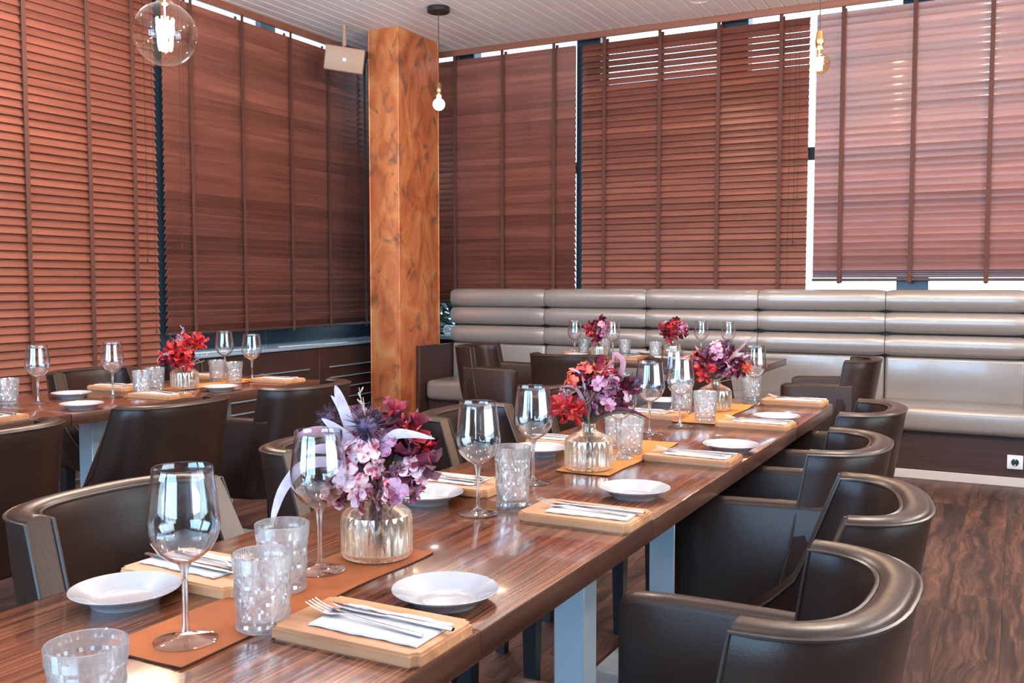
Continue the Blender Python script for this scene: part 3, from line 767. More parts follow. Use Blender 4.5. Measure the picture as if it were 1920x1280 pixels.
TUMB = tumbler_mesh(0.101, 0.0355, 0.0405, 0); TALL = tumbler_mesh(0.128, 0.0345, 0.0385, 1)
def tumbler(x, y, label, tall=False, z=TZ):
    return tag(obj('highball_tumbler' if tall else 'tumbler', TALL if tall else TUMB, None, (x, y, z), x*7+y*3), label, 'tumbler', 'cut glass tumblers')
def vase_mesh():
    seg = 120
    out = [(0, 0.0), (0.050, 0.0), (0.057, 0.003), (0.0605, 0.010), (0.0605, 0.066), (0.058, 0.074), (0.050, 0.081), (0.036, 0.088), (0.024, 0.093), (0.018, 0.099), (0.0172, 0.108), (0.0185, 0.1135)]
    inn = [(0.0175, 0.1140), (0.0168, 0.1135), (0.0150, 0.108), (0.0155, 0.099), (0.021, 0.0905), (0.034, 0.085), (0.048, 0.0785), (0.0555, 0.072), (0.0575, 0.064), (0.0570, 0.012), (0.052, 0.007), (0, 0.006)]
    def rf(r, z, a):
        if 0.004 < z < 0.0735 and r > 0.0555: return r - 0.0026*(1-abs(math.sin(11*a)))
        return r
    return MB().lathe(out + inn, seg, rf=rf).mesh('ribbed_vase', M['vase_glass'], True, 30)
VASE = vase_mesh()
def vase(x, y, label, z=TZ, s=1.0):
    o = tag(obj('ribbed_vase', VASE, None, (x, y, z)), label, 'vase', 'ribbed glass bud vases'); o.scale = (s, s, s); return o

RUN = TZ + 0.0029
# centre row, right hand side from front to back
setting(-0.738, 1.010, 0, 'in the front right place, beside the nearest plate', side=1)
setting(-0.738, 1.715, 0, 'second from the front on the right of the centre row')
setting(-0.742, 2.428, 0, 'third from the front on the right of the centre row')
setting(-0.740, 3.105, 0, 'fourth from the front on the right of the centre row')
setting(-0.750, 3.765, 0, 'at the far right corner of the centre row')
setting(-1.120, 1.095, PI, 'on the left behind the biggest wine glass', side=1)
setting(-1.115, 1.850, PI, 'on the left just right of the front bouquet')
setting(-1.120, 2.500, PI, 'on the left behind the middle vase')
setting(-1.120, 3.170, PI, 'on the left, fourth from the front, beyond the middle bouquet')
plate(-0.722, 1.167, 'white plate in the right foreground with bright lamp reflections')
plate(-0.725, 1.953, 'white plate second from front on the right table side')
plate(-0.690, 2.612, 'white plate third from front on the right table side')
plate(-0.705, 3.251, 'white plate farthest along the right side of the centre row')
plate(-1.134, 0.954, 'white plate in the left foreground beside the big wine glass')
plate(-1.098, 1.703, 'white plate left of centre, partly behind the front bouquet')
plate(-1.136, 2.319, 'white plate left of the middle vase, behind two wine glasses')
plate(-1.180, 3.500, 'white plate beyond the middle bouquet on the left side')
wine(-0.935, 0.879, 'large empty wine glass standing nearest on the orange runner', RUN)
wine(-0.978, 1.201, 'empty wine glass left of the front bouquet on the orange runner', RUN)
wine(-0.951, 1.664, 'empty wine glass right of the front bouquet on bare wood')
wine(-0.985, 1.982, 'empty wine glass just left of the middle vase')
wine(-0.922, 2.363, 'empty wine glass hidden behind the middle bouquet on the runner', RUN)
wine(-0.988, 2.788, 'empty wine glass right of the middle bouquet')
wine(-0.960, 3.000, 'empty wine glass left of the far vase, in front of tall tumbler')
wine(-1.105, 3.360, 'empty wine glass left of the far bouquet, behind another glass')
wine(-0.888, 3.700, 'empty wine glass right of the far bouquet, last in the centre row')
tumbler(-0.819, 0.640, 'cut glass tumbler cropped at the lower left corner')
tumbler(-0.880, 0.962, 'cut glass tumbler in the front beside the wooden board', False, RUN)
tumbler(-0.965, 1.098, 'cut glass tumbler behind another, lilac leaf dipping in', False, RUN)
tumbler(-0.911, 1.738, 'tall cut glass tumbler right of the front bouquet', True)
tumbler(-0.925, 2.450, 'cut glass tumbler right of the middle vase on mustard runner', False, RUN)
tumbler(-0.985, 2.520, 'cut glass tumbler half hidden behind the middle vase', False, RUN)
tumbler(-0.915, 3.130, 'cut glass tumbler just in front of the far vase', False, RUN)
tumbler(-1.048, 3.300, 'tall cut glass tumbler left of the far vase', True)
tumbler(-0.925, 3.800, 'cut glass tumbler right of the far bouquet, last in the centre row')
vase(-0.946, 1.312, 'ribbed glass vase holding the front pink bouquet', RUN)
vase(-0.935, 2.190, 'ribbed glass vase with gold neck holding the middle bouquet', RUN)
vase(-0.967, 3.432, 'ribbed glass vase holding the far bouquet of the centre row', RUN)
# left row
setting(-3.090, 2.060, 0, 'at the near end of the left row, cut by the photo edge')
setting(-3.085, 2.790, 0, 'in front of the red bouquet on the left row')
setting(-3.090, 3.500, 0, 'at the far right end of the left row')
setting(-3.490, 2.920, PI, 'on the wall side of the left row, behind the tumblers')
setting(-3.490, 3.480, PI, 'on the wall side of the left row, beyond the red bouquet')
plate(-3.392, 2.612, 'white plate on the left row, wall side, between two wine glasses')
plate(-3.055, 2.395, 'white plate on the left row, aisle side, in front of wine glass')
plate(-3.040, 3.080, 'white plate right of the red bouquet on the left row')
wine(-3.334, 2.420, 'empty wine glass at the left, nearest on the left row')
wine(-3.254, 2.700, 'empty wine glass left of the red bouquet')
wine(-3.520, 3.600, 'empty wine glass right of the red bouquet, left of a pair')
wine(-3.207, 3.456, 'empty wine glass at the far end of the left row, right of a pair')
tumbler(-3.405, 2.345, 'cut glass tumbler at the left photo edge beside wine glass')
tumbler(-3.44, 2.255, 'cut glass tumbler at the very left photo edge, cropped')
tumbler(-3.224, 2.823, 'cut glass tumbler left of the red bouquet, nearer one')
tumbler(-3.300, 2.960, 'cut glass tumbler against the vase of the red bouquet, left')
tumbler(-3.353, 3.380, 'cut glass tumbler right of the red bouquet, left of two')
tumbler(-3.210, 3.340, 'cut glass tumbler right of the red bouquet, right of two')
vase(-3.231, 3.060, 'ribbed glass vase holding the red bouquet on the left row', RUN)
# banquette tables
setting(-2.600, 5.945, PI/2, 'at the left end of the banquette tables, wall side')
setting(-2.100, 5.600, -PI/2, 'on the banquette tables right of the small dark bouquet', )
setting(-1.760, 5.800, PI/2, 'on the banquette tables, wall side, beside the second bouquet')
setting(-1.520, 5.600, -PI/2, 'at the right end of the banquette tables, behind the far bouquet')
plate(-2.470, 5.575, 'white plate at the left end of the banquette tables')
plate(-2.110, 5.930, 'white plate on the banquette tables, wall side, middle')
plate(-1.905, 5.545, 'white plate on the banquette tables, aisle side, middle')
wine(-2.530, 5.690, 'small distant wine glass left of the dark bouquet at the banquette')
wine(-2.250, 5.650, 'small distant wine glass overlapping the dark bouquet at the banquette')
wine(-1.790, 6.020, 'small distant wine glass at banquette, left of the far pair')
wine(-1.610, 6.000, 'small distant wine glass at banquette, right of the far pair')
tumbler(-2.500, 5.770, 'small distant tumbler below the left wine glass at the banquette')
tumbler(-2.390, 5.860, 'small distant tumbler just behind the vase of the dark bouquet')
tumbler(-2.250, 5.860, 'small distant tumbler right of the dark bouquet at the banquette')
tumbler(-2.000, 5.740, 'small distant tumbler under the second banquette bouquet')
vase(-2.370, 5.720, 'small distant glass vase holding the dark bouquet at the banquette', TZ, 0.88)
vase(-1.975, 6.000, 'small distant glass vase holding the red bouquet at the banquette', TZ, 0.88)
# small glass bowl on the corner ledge
mb = MB().lathe([(0, 0.0), (0.05, 0.0), (0.075, 0.03), (0.078, 0.055), (0.055, 0.085), (0.045, 0.088), (0.043, 0.086), (0.052, 0.082), (0.073, 0.054), (0.07, 0.032), (0.046, 0.006), (0, 0.006)], 32)
tag(obj('glass_bowl', mb.mesh('glass_bowl', M['cut_glass']), None, (-4.265, 7.02, 0.775)), 'small round glass bowl on the window ledge beside the copper column', 'bowl')

# ------------------------------------------------------------------ bouquets
RV, TV, ZV = Vector((0.885, 0.465, 0)), Vector((0.465, -0.885, 0)), Vector((0, 0, 1))
def V3(r, u, t): return RV*r + ZV*u + TV*t
def petal(mb, p, nrm, up, L, W, cup=0.25, point=1.0, mi=0):
    """cupped petal growing from p along `up`, facing nrm"""
    up = (up - nrm*up.dot(nrm)); up = up.normalized() if up.length > 1e-5 else nrm.orthogonal().normalized()
    sd = up.cross(nrm)
    g = []
    for i, (t, wd) in enumerate(((0, 0.28), (0.35, 0.85), (0.7, 1.0), (1.0, 0.42*point))):
        g.append([mb.bm.verts.new(p + up*(L*t) + sd*(W*wd*s/2) + nrm*(cup*L*(abs(s)*0.6*(0.5+t) - 0.5*t*t))) for s in (-1, 0, 1)])
    for a, b in zip(g[:-1], g[1:]):
        for j in range(2): mb.bm.faces.new((a[j], a[j+1], b[j+1], b[j]))
def head_mesh(kind, R, seed, mat):
    mb = MB(); r = random.Random(seed)
    if kind == 'hydrangea':
        for _ in range(10):
            d = Vector((r.gauss(0, 1), r.gauss(0, 1), r.gauss(0.25, 0.8))).normalized(); c = d*R*r.uniform(0.70, 1.0)
            n = (d + Vector((r.uniform(-.4, .4), r.uniform(-.4, .4), r.uniform(-.4, .4)))).normalized(); t = n.orthogonal().normalized(); a0 = r.random()*6
            for k in range(4):
                a = a0 + k*PI/2; u = t*math.cos(a) + n.cross(t)*math.sin(a)
                petal(mb, c, n, u, R*0.60, R*0.62, 0.3, 1.7)
    elif kind == 'leafy':
        for _ in range(20):
            d = Vector((r.gauss(0, 1), r.gauss(0, 1), r.gauss(0.3, 0.8))).normalized()
            n = d.cross(Vector((r.gauss(0, 1), r.gauss(0, 1), r.gauss(0, 1)))).normalized()
            petal(mb, d*R*0.25, n, d, R*r.uniform(0.75, 1.2), R*r.uniform(0.45, 0.75), 0.35, 0.5)
    elif kind == 'thistle':
        mb.lathe([(0, -R*0.45), (R*0.35, -R*0.3), (R*0.45, 0), (R*0.35, R*0.3), (0, R*0.42)], 10)
        for _ in range(150):
            d = Vector((r.gauss(0, 1), r.gauss(0, 1), r.gauss(0.25, 1))).normalized(); o = d.orthogonal().normalized()*R*0.030; o2 = d.cross(o)
            b0 = d*R*0.38; tip = mb.bm.verts.new(d*R*r.uniform(0.85, 1.1))
            v = [mb.bm.verts.new(b0 + q) for q in (o, -o*0.5 + o2*0.87, -o*0.5 - o2*0.87)]
            for k in range(3): mb.bm.faces.new((v[k], v[(k+1) % 3], tip))
    elif kind == 'berries':
        for _ in range(16):
            c = Vector((r.gauss(0, 1), r.gauss(0, 1), r.gauss(0, 1))).normalized()*R*r.uniform(0.4, 1); q = R*0.20
            vs = [mb.bm.verts.new(c + Vector(o)*q) for o in ((1,0,0),(-1,0,0),(0,1,0),(0,-1,0),(0,0,1),(0,0,-1))]
            for a, b, d in ((0,2,4),(2,1,4),(1,3,4),(3,0,4),(2,0,5),(1,2,5),(3,1,5),(0,3,5)): mb.bm.faces.new((vs[a], vs[b], vs[d]))
    return mb.mesh(kind, mat, kind != 'thistle', 60)
def long_leaf(pts, wmax, mat, face=None):
    """curved tapering blade through pts (local vectors)"""
    mb = MB(); P = [Vector(p) for p in pts]
    # Catmull-Rom resample
    Q = []
    for i in range(len(P)-1):
        p0, p1, p2, p3 = P[max(i-1, 0)], P[i], P[i+1], P[min(i+2, len(P)-1)]
        for k in range(6):
            t = k/6; Q.append(0.5*((2*p1) + (p2-p0)*t + (2*p0-5*p1+4*p2-p3)*t*t + (3*p1-p0-3*p2+p3)*t**3))
    Q.append(P[-1]); n = len(Q); fc = Vector(face) if face else TV
    rows = []
    for i, q in enumerate(Q):
        t = (Q[min(i+1, n-1)] - Q[max(i-1, 0)]).normalized(); s = t.cross(fc)
        s = s.normalized() if s.length > 1e-4 else t.orthogonal().normalized()
        u = i/(n-1); wd = wmax*max(0.06, math.sin(PI*min(1, 0.10 + 0.90*u**0.85))**0.8)
        nn = s.cross(t)
        rows.append([q - s*wd/2, q + nn*wd*0.10, q + s*wd/2, q + nn*(-0.0008 + wd*0.08)])
    mb.rings(rows)
    return mb.mesh('long_leaf', mat, True, 60)
def sprig_mesh(p0, p1, n, L, seed, mat, r0=0.0009):
    mb = MB(); r = random.Random(seed); p0, p1 = Vector(p0), Vector(p1)
    mid = (p0+p1)/2 + V3(r.uniform(-1, 1)*0.008, 0, r.uniform(-1, 1)*0.008)
    pts = [p0, mid, p1]; mb.tube(pts, [r0*1.2, r0, r0*0.7], 5)
    for k in range(n):
        t = 0.35 + 0.65*k/n; b = p0.lerp(p1, t) if t > 0.5 else p0.lerp(mid, t*2)
        b = (p0*(1-t)**2 + mid*2*t*(1-t) + p1*t*t) if False else b
        d = ((p1-p0).normalized() + V3(r.uniform(-1.1, 1.1), r.uniform(0, .5), r.uniform(-.8, .8))).normalized()
        mb.tube([b, b + d*L*0.6, b + d*L], [r0*0.6, r0*1.5, r0*1.3], 4)
    return mb.mesh('twig', mat, True)
def bouquet(label, loc, s, heads, leaves=(), sprigs=(), seed=0, top=0.112):
    b = thing('bouquet', label, 'bouquet', loc, 0, 'dried flower bouquets'); r = random.Random(seed)
    for i, (kind, mat, rr, uu, tt, R) in enumerate(heads):
        p = V3(rr, uu, tt)
        nm = {'hydrangea': 'flower_head', 'leafy': 'leaf_cluster', 'thistle': 'thistle_head', 'berries': 'berry_cluster'}[kind]
        obj(nm, head_mesh(kind, R, seed*50+i, M[mat]), b, p)
        mb = MB(); q0 = V3(rr*0.08 + r.uniform(-1, 1)*0.006*s, top*0.25, tt*0.08 + r.uniform(-1, 1)*0.006*s); q1 = V3(rr*0.12, top, tt*0.12)
        mb.tube([q0, q1, q1.lerp(p, 0.55) + ZV*0.004, p], [0.0011*s, 0.0011*s, 0.0011*s, 0.0009*s], 5)
        obj('stem', mb.mesh('stem', M['stem']), b)
    for pts, wd, mat in leaves:
        obj('long_leaf', long_leaf([V3(*p) for p in pts], wd, M[mat]), b)
    for i, (p0, p1, n, L, mat) in enumerate(sprigs):
        obj('twig', sprig_mesh(V3(*p0), V3(*p1), n, L, seed*9+i, M[mat]), b)
    return b
q = 1/1117.0   # front bouquet: proportions read off the photo at its distance
bouquet('big pink and burgundy bouquet with long lilac leaves, in the front vase', (-0.946, 1.312, RUN), 1.0, [
    ('hydrangea', 'petal_pink', -0.036, 0.135, 0.045, 0.040), ('hydrangea', 'petal_pink', -0.020, 0.175, 0.035, 0.036), ('hydrangea', 'petal_pink', 0.000, 0.115, 0.050, 0.034),
    ('hydrangea', 'petal_mauve', 0.036, 0.125, 0.040, 0.036), ('hydrangea', 'petal_pink', 0.060, 0.140, 0.020, 0.028), ('hydrangea', 'petal_mauve', 0.030, 0.180, 0.020, 0.034),
    ('leafy', 'petal_burgundy', 0.058, 0.165, 0.010, 0.045), ('leafy', 'petal_crimson', 0.050, 0.200, -0.010, 0.036), ('leafy', 'petal_burgundy', -0.040, 0.160, -0.010, 0.045),
    ('leafy', 'petal_burgundy', 0.006, 0.212, 0.0, 0.040), ('leafy', 'petal_crimson', -0.048, 0.112, 0.040, 0.026), ('leafy', 'petal_crimson', 0.030, 0.238, -0.02, 0.024), ('leafy', 'petal_red', 0.075, 0.185, 0.0, 0.020),
    ('thistle', 'thistle', -0.010, 0.226, 0.040, 0.042), ('thistle', 'thistle', -0.085, 0.230, -0.03, 0.027), ('hydrangea', 'petal_mauve', -0.030, 0.232, -0.02, 0.022),
    ('berries', 'petal_orange', 0.042, 0.216, 0.005, 0.017), ('berries', 'petal_pink', 0.062, 0.108, 0.03, 0.018)],
    [([(-0.020, 0.16, 0.0), (-0.040, 0.215, 0.01), (-0.058, 0.268, 0.012), (-0.066, 0.290, 0.01)], 0.020, 'leaf_lilac'),
     ([(-0.022, 0.16, 0.0), (-0.046, 0.220, 0.0), (-0.060, 0.252, 0.0), (-0.075, 0.272, 0.0)], 0.014, 'leaf_lilac'),
     ([(-0.015, 0.15, 0.02), (-0.035, 0.195, 0.03), (-0.062, 0.222, 0.035), (-0.084, 0.238, 0.035)], 0.020, 'leaf_lilac'),
     ([(-0.010, 0.16, 0.03), (0.030, 0.208, 0.04), (0.060, 0.214, 0.045), (0.102, 0.206, 0.045)], 0.017, 'leaf_lilac'),
     ([(-0.02, 0.15, 0.04), (-0.065, 0.170, 0.06), (-0.105, 0.168, 0.075), (-0.135, 0.135, 0.085), (-0.150, 0.095, 0.09), (-0.153, 0.075, 0.09)], 0.018, 'leaf_lilac'),
     ([(-0.02, 0.15, 0.0), (-0.06, 0.205, 0.02), (-0.10, 0.216, 0.03), (-0.132, 0.205, 0.03)], 0.020, 'leaf_rose'),
     ([(-0.02, 0.15, 0.0), (-0.06, 0.185, 0.04), (-0.09, 0.190, 0.05), (-0.115, 0.180, 0.055)], 0.018, 'leaf_lilac'),
     ([(-0.02, 0.15, 0.0), (-0.07, 0.165, 0.03), (-0.095, 0.172, 0.04)], 0.020, 'leaf_rose')],
    [((0, 0.11, 0), (-0.028, 0.285, 0.0), 12, 0.012, 'stem_pale'), ((0, 0.11, 0), (0.070, 0.250, 0.0), 8, 0.012, 'leaf_rose'), ((0, 0.11, 0), (-0.02, 0.27, 0.01), 8, 0.01, 'stem_pale'), ((0.01, 0.03, 0.01), (0.035, 0.11, 0.02), 4, 0.012, 'stem')], 1, 0.09)
bouquet('red, mauve and orange bouquet in the middle vase, dry twigs at left', (-0.935, 2.190, RUN), 1.0, [
    ('hydrangea', 'petal_mauve', 0.030, 0.200, 0.030, 0.036), ('hydrangea', 'petal_pink', 0.055, 0.225, 0.0, 0.030), ('hydrangea', 'petal_mauve', 0.040, 0.165, 0.03, 0.030),
    ('leafy', 'petal_crimson', 0.022, 0.236, 0.0, 0.036), ('leafy', 'petal_burgundy', 0.080, 0.195, 0.0, 0.040), ('leafy', 'petal_burgundy', -0.010, 0.205, 0.0, 0.036), ('leafy', 'petal_burgundy', 0.065, 0.160, 0.01, 0.034),
    ('hydrangea', 'petal_orange', -0.032, 0.225, 0.01, 0.024), ('hydrangea', 'petal_orange', 0.000, 0.240, -0.01, 0.024), ('leafy', 'petal_red', -0.060, 0.155, 0.02, 0.034), ('leafy', 'petal_red', -0.035, 0.140, 0.025, 0.030),
    ('thistle', 'thistle', 0.115, 0.210, 0.0, 0.034), ('berries', 'petal_burgundy', -0.015, 0.250, 0.0, 0.015), ('berries', 'petal_burgundy', 0.006, 0.256, -0.01, 0.014), ('hydrangea', 'petal_pink', 0.080, 0.178, 0.02, 0.022),
    ('berries', 'petal_mauve', -0.058, 0.190, 0.01, 0.018)],
    [([(0.0, 0.12, 0.0), (-0.012, 0.165, 0.02), (-0.036, 0.205, 0.025), (-0.072, 0.208, 0.03)], 0.010, 'leaf_rose'),
     ([(0.02, 0.15, 0.0), (0.070, 0.215, -0.01), (0.086, 0.265, -0.01), (0.064, 0.285, -0.01), (0.060, 0.250, -0.01)], 0.014, 'leaf_rose'),
     ([(0.01, 0.12, 0.02), (0.050, 0.150, 0.04), (0.100, 0.150, 0.05), (0.145, 0.130, 0.05)], 0.012, 'petal_burgundy'),
     ([(0.01, 0.12, 0.02), (0.040, 0.140, 0.05), (0.085, 0.148, 0.06), (0.130, 0.132, 0.06)], 0.006, 'stem'),
     ([(-0.01, 0.2, 0.02), (-0.022, 0.238, 0.02), (-0.050, 0.252, 0.02)], 0.006, 'leaf_lilac')],
    [((0, 0.10, 0), (-0.065, 0.200, 0.02), 12, 0.016, 'stem_pale'), ((0, 0.10, 0), (-0.078, 0.165, 0.02), 12, 0.014, 'stem_pale'), ((0, 0.10, 0), (-0.012, 0.20, 0.03), 7, 0.014, 'stem_pale'), ((0, 0.10, 0), (0.006, 0.19, 0.03), 7, 0.014, 'leaf_rose'), ((0, 0.10, 0), (0.03, 0.17, 0.03), 7, 0.012, 'stem')], 2)
bouquet('burgundy and mauve bouquet with slanting grasses, in the far vase', (-0.967, 3.432, RUN), 1.0, [
    ('hydrangea', 'petal_mauve', -0.006, 0.200, 0.02, 0.040), ('hydrangea', 'petal_pink', 0.012, 0.225, 0.0, 0.034), ('leafy', 'petal_burgundy', -0.030, 0.170, 0.02, 0.044), ('leafy', 'petal_red', -0.045, 0.145, 0.03, 0.036),
    ('leafy', 'petal_burgundy', 0.045, 0.180, 0.0, 0.045), ('hydrangea', 'petal_orange', -0.060, 0.190, 0.0, 0.026), ('thistle', 'thistle', 0.045, 0.240, 0.0, 0.026), ('leafy', 'petal_orange', 0.105, 0.155, 0.02, 0.022),
    ('berries', 'petal_burgundy', 0.115, 0.200, 0.0, 0.020), ('hydrangea', 'petal_mauve', 0.02, 0.155, 0.03, 0.03), ('leafy', 'petal_crimson', -0.075, 0.165, 0.0, 0.03), ('leafy', 'petal_burgundy', 0.075, 0.150, 0.01, 0.034)],
    [([(0.0, 0.12, 0), (0.045, 0.18, 0.01), (0.085, 0.225, 0.01), (0.135, 0.270, 0.01)], 0.012, 'leaf_rose'), ([(0.0, 0.12, 0), (0.05, 0.16, 0.02), (0.09, 0.19, 0.02), (0.125, 0.205, 0.02)], 0.012, 'leaf_lilac'),
     ([(0, 0.11, 0), (-0.05, 0.15, 0.02), (-0.10, 0.155, 0.03), (-0.13, 0.135, 0.03)], 0.012, 'petal_burgundy'), ([(0, 0.12, 0), (-0.05, 0.20, 0.0), (-0.075, 0.235, 0.0)], 0.014, 'leaf_rose')],
    [((0, 0.10, 0), (0.10, 0.195, 0.01), 14, 0.014, 'leaf_rose'), ((0, 0.10, 0), (0.115, 0.165, 0.01), 14, 0.014, 'stem_pale'), ((0, 0.10, 0), (0.07, 0.18, 0.02), 10, 0.012, 'leaf_rose'), ((0, 0.10, 0), (0.13, 0.13, 0.02), 8, 0.014, 'stem_pale')], 3)
bouquet('bright red bouquet with pale dry sprigs, in the vase of the left row', (-3.231, 3.060, RUN), 1.0, [
    ('leafy', 'petal_red', -0.030, 0.165, 0.02, 0.052), ('leafy', 'petal_red', 0.040, 0.185, 0.01, 0.052), ('leafy', 'petal_red', 0.000, 0.145, 0.03, 0.046), ('leafy', 'petal_crimson', -0.060, 0.130, 0.02, 0.040),
    ('hydrangea', 'petal_orange', 0.035, 0.190, 0.03, 0.028), ('leafy', 'petal_red', 0.062, 0.205, 0.0, 0.036), ('berries', 'petal_burgundy', -0.050, 0.210, 0.0, 0.022), ('berries', 'petal_pink', -0.030, 0.200, 0.01, 0.018),
    ('berries', 'petal_pink', 0.020, 0.212, 0.0, 0.018), ('berries', 'petal_burgundy', 0.040, 0.222, 0.0, 0.018), ('leafy', 'petal_red', 0.020, 0.120, 0.03, 0.034), ('leafy', 'petal_crimson', -0.025, 0.115, 0.03, 0.034), ('leafy', 'leaf_rose', -0.008, 0.205, 0.01, 0.03)],
    [([(0, 0.11, 0), (-0.05, 0.150, 0.02), (-0.085, 0.150, 0.03), (-0.110, 0.120, 0.03)], 0.012, 'leaf_lilac')],
    [((0, 0.10, 0), (0.000, 0.268, 0.01), 16, 0.022, 'leaf_lilac'), ((0, 0.10, 0), (-0.006, 0.235, 0.02), 14, 0.020, 'leaf_lilac'), ((0, 0.10, 0), (0.105, 0.150, 0.02), 12, 0.018, 'stem_pale'), ((0, 0.10, 0), (0.085, 0.120, 0.02), 10, 0.018, 'stem_pale'), ((0, 0.10, 0), (-0.075, 0.205, 0.0), 8, 0.014, 'leaf_lilac')], 4)
bouquet('small distant plum and red bouquet on the banquette tables, left one', (-2.370, 5.720, TZ), 1.0, [
    ('hydrangea', 'petal_mauve', 0.010, 0.190, 0.02, 0.045), ('hydrangea', 'petal_mauve', 0.020, 0.155, 0.03, 0.036), ('leafy', 'petal_burgundy', 0.0, 0.220, 0.0, 0.038), ('leafy', 'petal_crimson', -0.055, 0.165, 0.02, 0.040),
    ('leafy', 'petal_burgundy', -0.035, 0.195, 0.0, 0.038), ('leafy', 'petal_burgundy', -0.030, 0.135, 0.02, 0.040), ('hydrangea', 'petal_orange', 0.060, 0.195, 0.0, 0.026), ('hydrangea', 'petal_orange', -0.058, 0.150, 0.03, 0.018), ('leafy', 'petal_crimson', -0.040, 0.125, 0.03, 0.036)],
    [], [((0, 0.1, 0), (0.075, 0.265, 0), 2, 0.01, 'stem')], 5, 0.10)
bouquet('small distant scarlet bouquet on the banquette tables, right one', (-1.975, 6.000, TZ), 1.0, [
    ('hydrangea', 'petal_mauve', 0.055, 0.180, 0.02, 0.040), ('leafy', 'petal_red', 0.000, 0.195, 0.02, 0.040), ('leafy', 'petal_crimson', -0.050, 0.180, 0.02, 0.040), ('leafy', 'petal_crimson', 0.030, 0.145, 0.03, 0.040),
    ('leafy', 'petal_burgundy', 0.060, 0.150, 0.0, 0.040), ('leafy', 'petal_burgundy', -0.030, 0.145, 0.02, 0.040), ('leafy', 'petal_crimson', -0.015, 0.120, 0.03, 0.034), ('berries', 'petal_pink', -0.05, 0.21, 0.0, 0.02), ('leafy', 'petal_burgundy', 0.015, 0.215, 0, 0.034)],
    [], [((0, 0.1, 0), (0.125, 0.225, 0), 2, 0.01, 'stem'), ((0, 0.1, 0), (-0.10, 0.165, 0), 6, 0.012, 'leaf_rose')], 6, 0.10)

# ------------------------------------------------------------------ pendant lamps
def pendant(label, x, y, zc, R, fil, power, col_, pear=0.0, canopy=True, flen=0.5, fr=0.16, bulb='bulb'):
    p = thing('pendant_lamp', label, 'lamp', (x, y, zc), 0, 'bare bulb pendants')
    ztop = Z_C - zc
    zs = R*(1.0 + pear)                                   # where the bulb neck meets the socket
    obj('ceiling_rose', MB().lathe([(0, ztop), (0.078, ztop), (0.080, ztop-0.004), (0.080, ztop-0.030), (0.074, ztop-0.036), (0, ztop-0.036)], 40).mesh('ceiling_rose', M['black']), p)
    obj('cable', MB().tube([(0, 0, zs+0.09), (0, 0, ztop-0.03)], 0.0028, 8).mesh('cable', M['black']), p)
    obj('lamp_holder', MB().lathe([(0, zs+0.098), (0.010, zs+0.096), (0.018, zs+0.085), (0.019, zs+0.060), (0.022, zs+0.055), (0.022, zs+0.025), (0.0185, zs+0.020), (0.0185, zs+0.004), (0, zs+0.004)], 24).mesh('lamp_holder', M['brass']), p)
    prof = []
    for k in range(15):
        a = -PI/2 + PI*0.90*k/14; prof.append((max(0.0, R*math.cos(a)), R*math.sin(a)))
    prof[0] = (0, -R)
    prof += [(0.0175, zs*1.0+0.006), (0.0165, zs+0.022)]
    bb = MB().lathe(prof, 40)
    obj('bulb', bb.mesh('bulb', M[bulb], True, 70), p)
    f = MB()
    n = 9; h = R*flen
    for k in range(n):
        a = 2*PI*k/n; f.tube([(R*fr*0.7*math.cos(a), R*fr*0.7*math.sin(a), -h), (R*fr*math.cos(a+0.3), R*fr*math.sin(a+0.3), h)], R*0.028, 6)
    f.tube([(0, 0, -h*1.1), (0, 0, zs+0.01)], R*0.022, 6)
    obj('filament', f.mesh('filament', fil), p)
    d = bpy.data.lights.new('bulb_or_fill_light', 'POINT'); d.energy = power; d.color = col_; d.shadow_soft_size = R*0.35
    o = bpy.data.objects.new('bulb_or_fill_light', d); COL.objects.link(o); o.location = (x, y, zc - R*0.2)
    return p
pendant('pendant with a large round clear globe bulb, upper left before the orange blind', -3.24, 3.0, 2.27, 0.134, M['filament'], 44, (1.0, 0.74, 0.54), 0.10, True, 0.50, 0.26)
pendant('pendant with a small bright white bulb beside the copper column', -3.648, 5.841, 2.475, 0.042, M['filament_white'], 58, (1.0, 0.93, 0.88), 0.35, True, 0.75, 0.45, 'bulb_opal')
pendant('pendant with a small amber globe bulb before the pale blind at right', -0.940, 5.2, 2.345, 0.055, M['filament'], 42, (1.0, 0.76, 0.56), 0.30, True, 0.6, 0.34, 'bulb_amber')

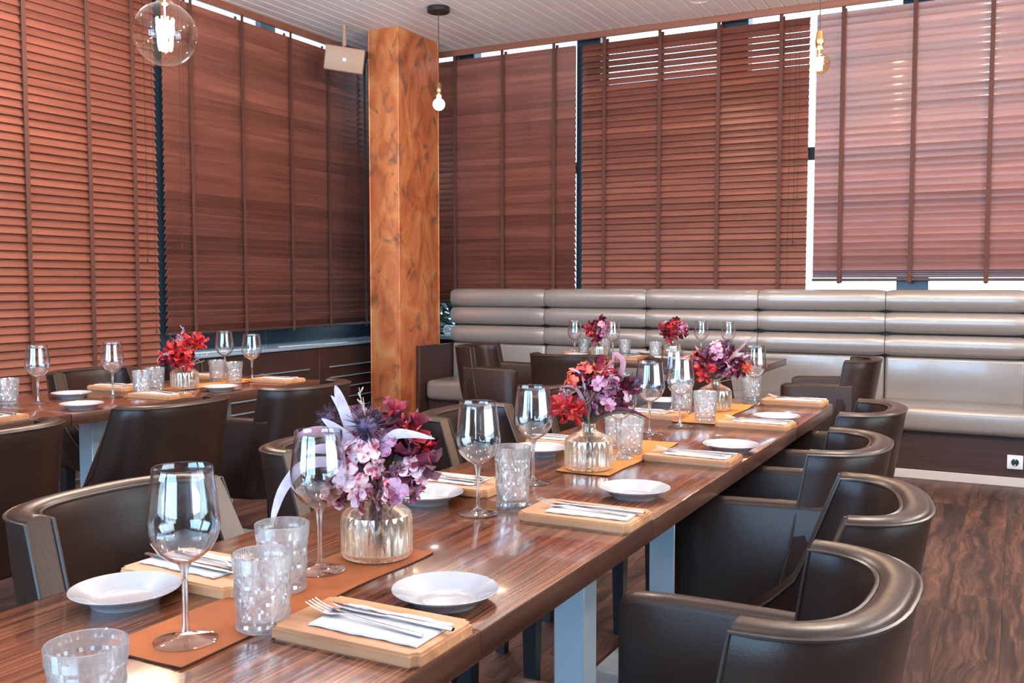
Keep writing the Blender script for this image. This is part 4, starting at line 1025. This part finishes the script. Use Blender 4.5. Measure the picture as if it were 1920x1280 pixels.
# recessed ceiling spotlight housings in the visible ceiling
for x, y in SPOTS:
    t = thing('ceiling_spotlight', 'small round recessed spotlight in the white ceiling', 'spotlight', (x, y, Z_C), 0, 'recessed ceiling spotlights')
    obj('trim_ring', MB().lathe([(0.056, -0.001), (0.072, -0.004), (0.075, 0.0), (0.056, 0.004)], 32, closed=True).mesh('trim_ring', M['socket_white']), t)
    break

# ------------------------------------------------------------------ loudspeaker on a ceiling bracket
sp = thing('loudspeaker', 'flat beige loudspeaker hanging from the ceiling beside the copper column', 'speaker', (-4.50, 5.88, 2.885), math.radians(37))
bd = obj('cabinet', boxmesh('cabinet', (-0.146, 0.146, -0.02, 0.09, -0.090, 0.090), M['speaker'], 0.010, 3), sp); bd.rotation_euler = (math.radians(10), math.radians(7), 0)
gr = obj('grille', boxmesh('grille', (-0.141, 0.141, -0.026, -0.019, -0.085, 0.085), M['speaker'], 0.003, 2), bd)
obj('badge', boxmesh('badge', (-0.012, 0.012, -0.0285, -0.0255, -0.014, 0.010), M['badge'], 0.002, 1), bd)
obj('bracket_pole', MB().tube([(0, 0.035, 0.105), (0, 0.035, Z_C-2.885)], 0.016, 12).mesh('bracket_pole', M['speaker']), sp)
obj('pivot', MB().tube([(-0.012, 0.035, 0.075), (0.0, 0.035, 0.125)], [0.006, 0.010], 8).mesh('pivot', M['speaker']), sp)
obj('speaker_cable', MB().tube([(-0.055, 0.06, 0.08), (-0.07, 0.06, 0.12), (-0.03, 0.05, 0.14), (-0.01, 0.04, 0.12)], 0.003, 6).mesh('speaker_cable', M['black']), sp)

# ------------------------------------------------------------------ shrubs outside the corner window
mb = MB(); r = random.Random(11)
for _ in range(900):
    p = Vector((r.uniform(-5.9, -4.55) if r.random() < 0.8 else r.uniform(-8, 1.2), r.uniform(8.0, 8.6), r.uniform(0.3, 1.08)))
    d = Vector((r.gauss(0, 1), r.gauss(0, 1), r.gauss(0.3, 1))).normalized(); n = d.orthogonal().normalized()
    petal(mb, p, n, d, 0.13, 0.075, 0.2, 0.5)
hd = obj('hedge', mb.mesh('hedge', M['bush'], True)); hd['kind'] = 'stuff'; hd['label'] = 'dark hedge leaves seen outside through the corner window'
struct('trim_5', boxmesh('trim_5', (-14, 6, 7.4, 20, -0.4, -0.05), M['plaster']))
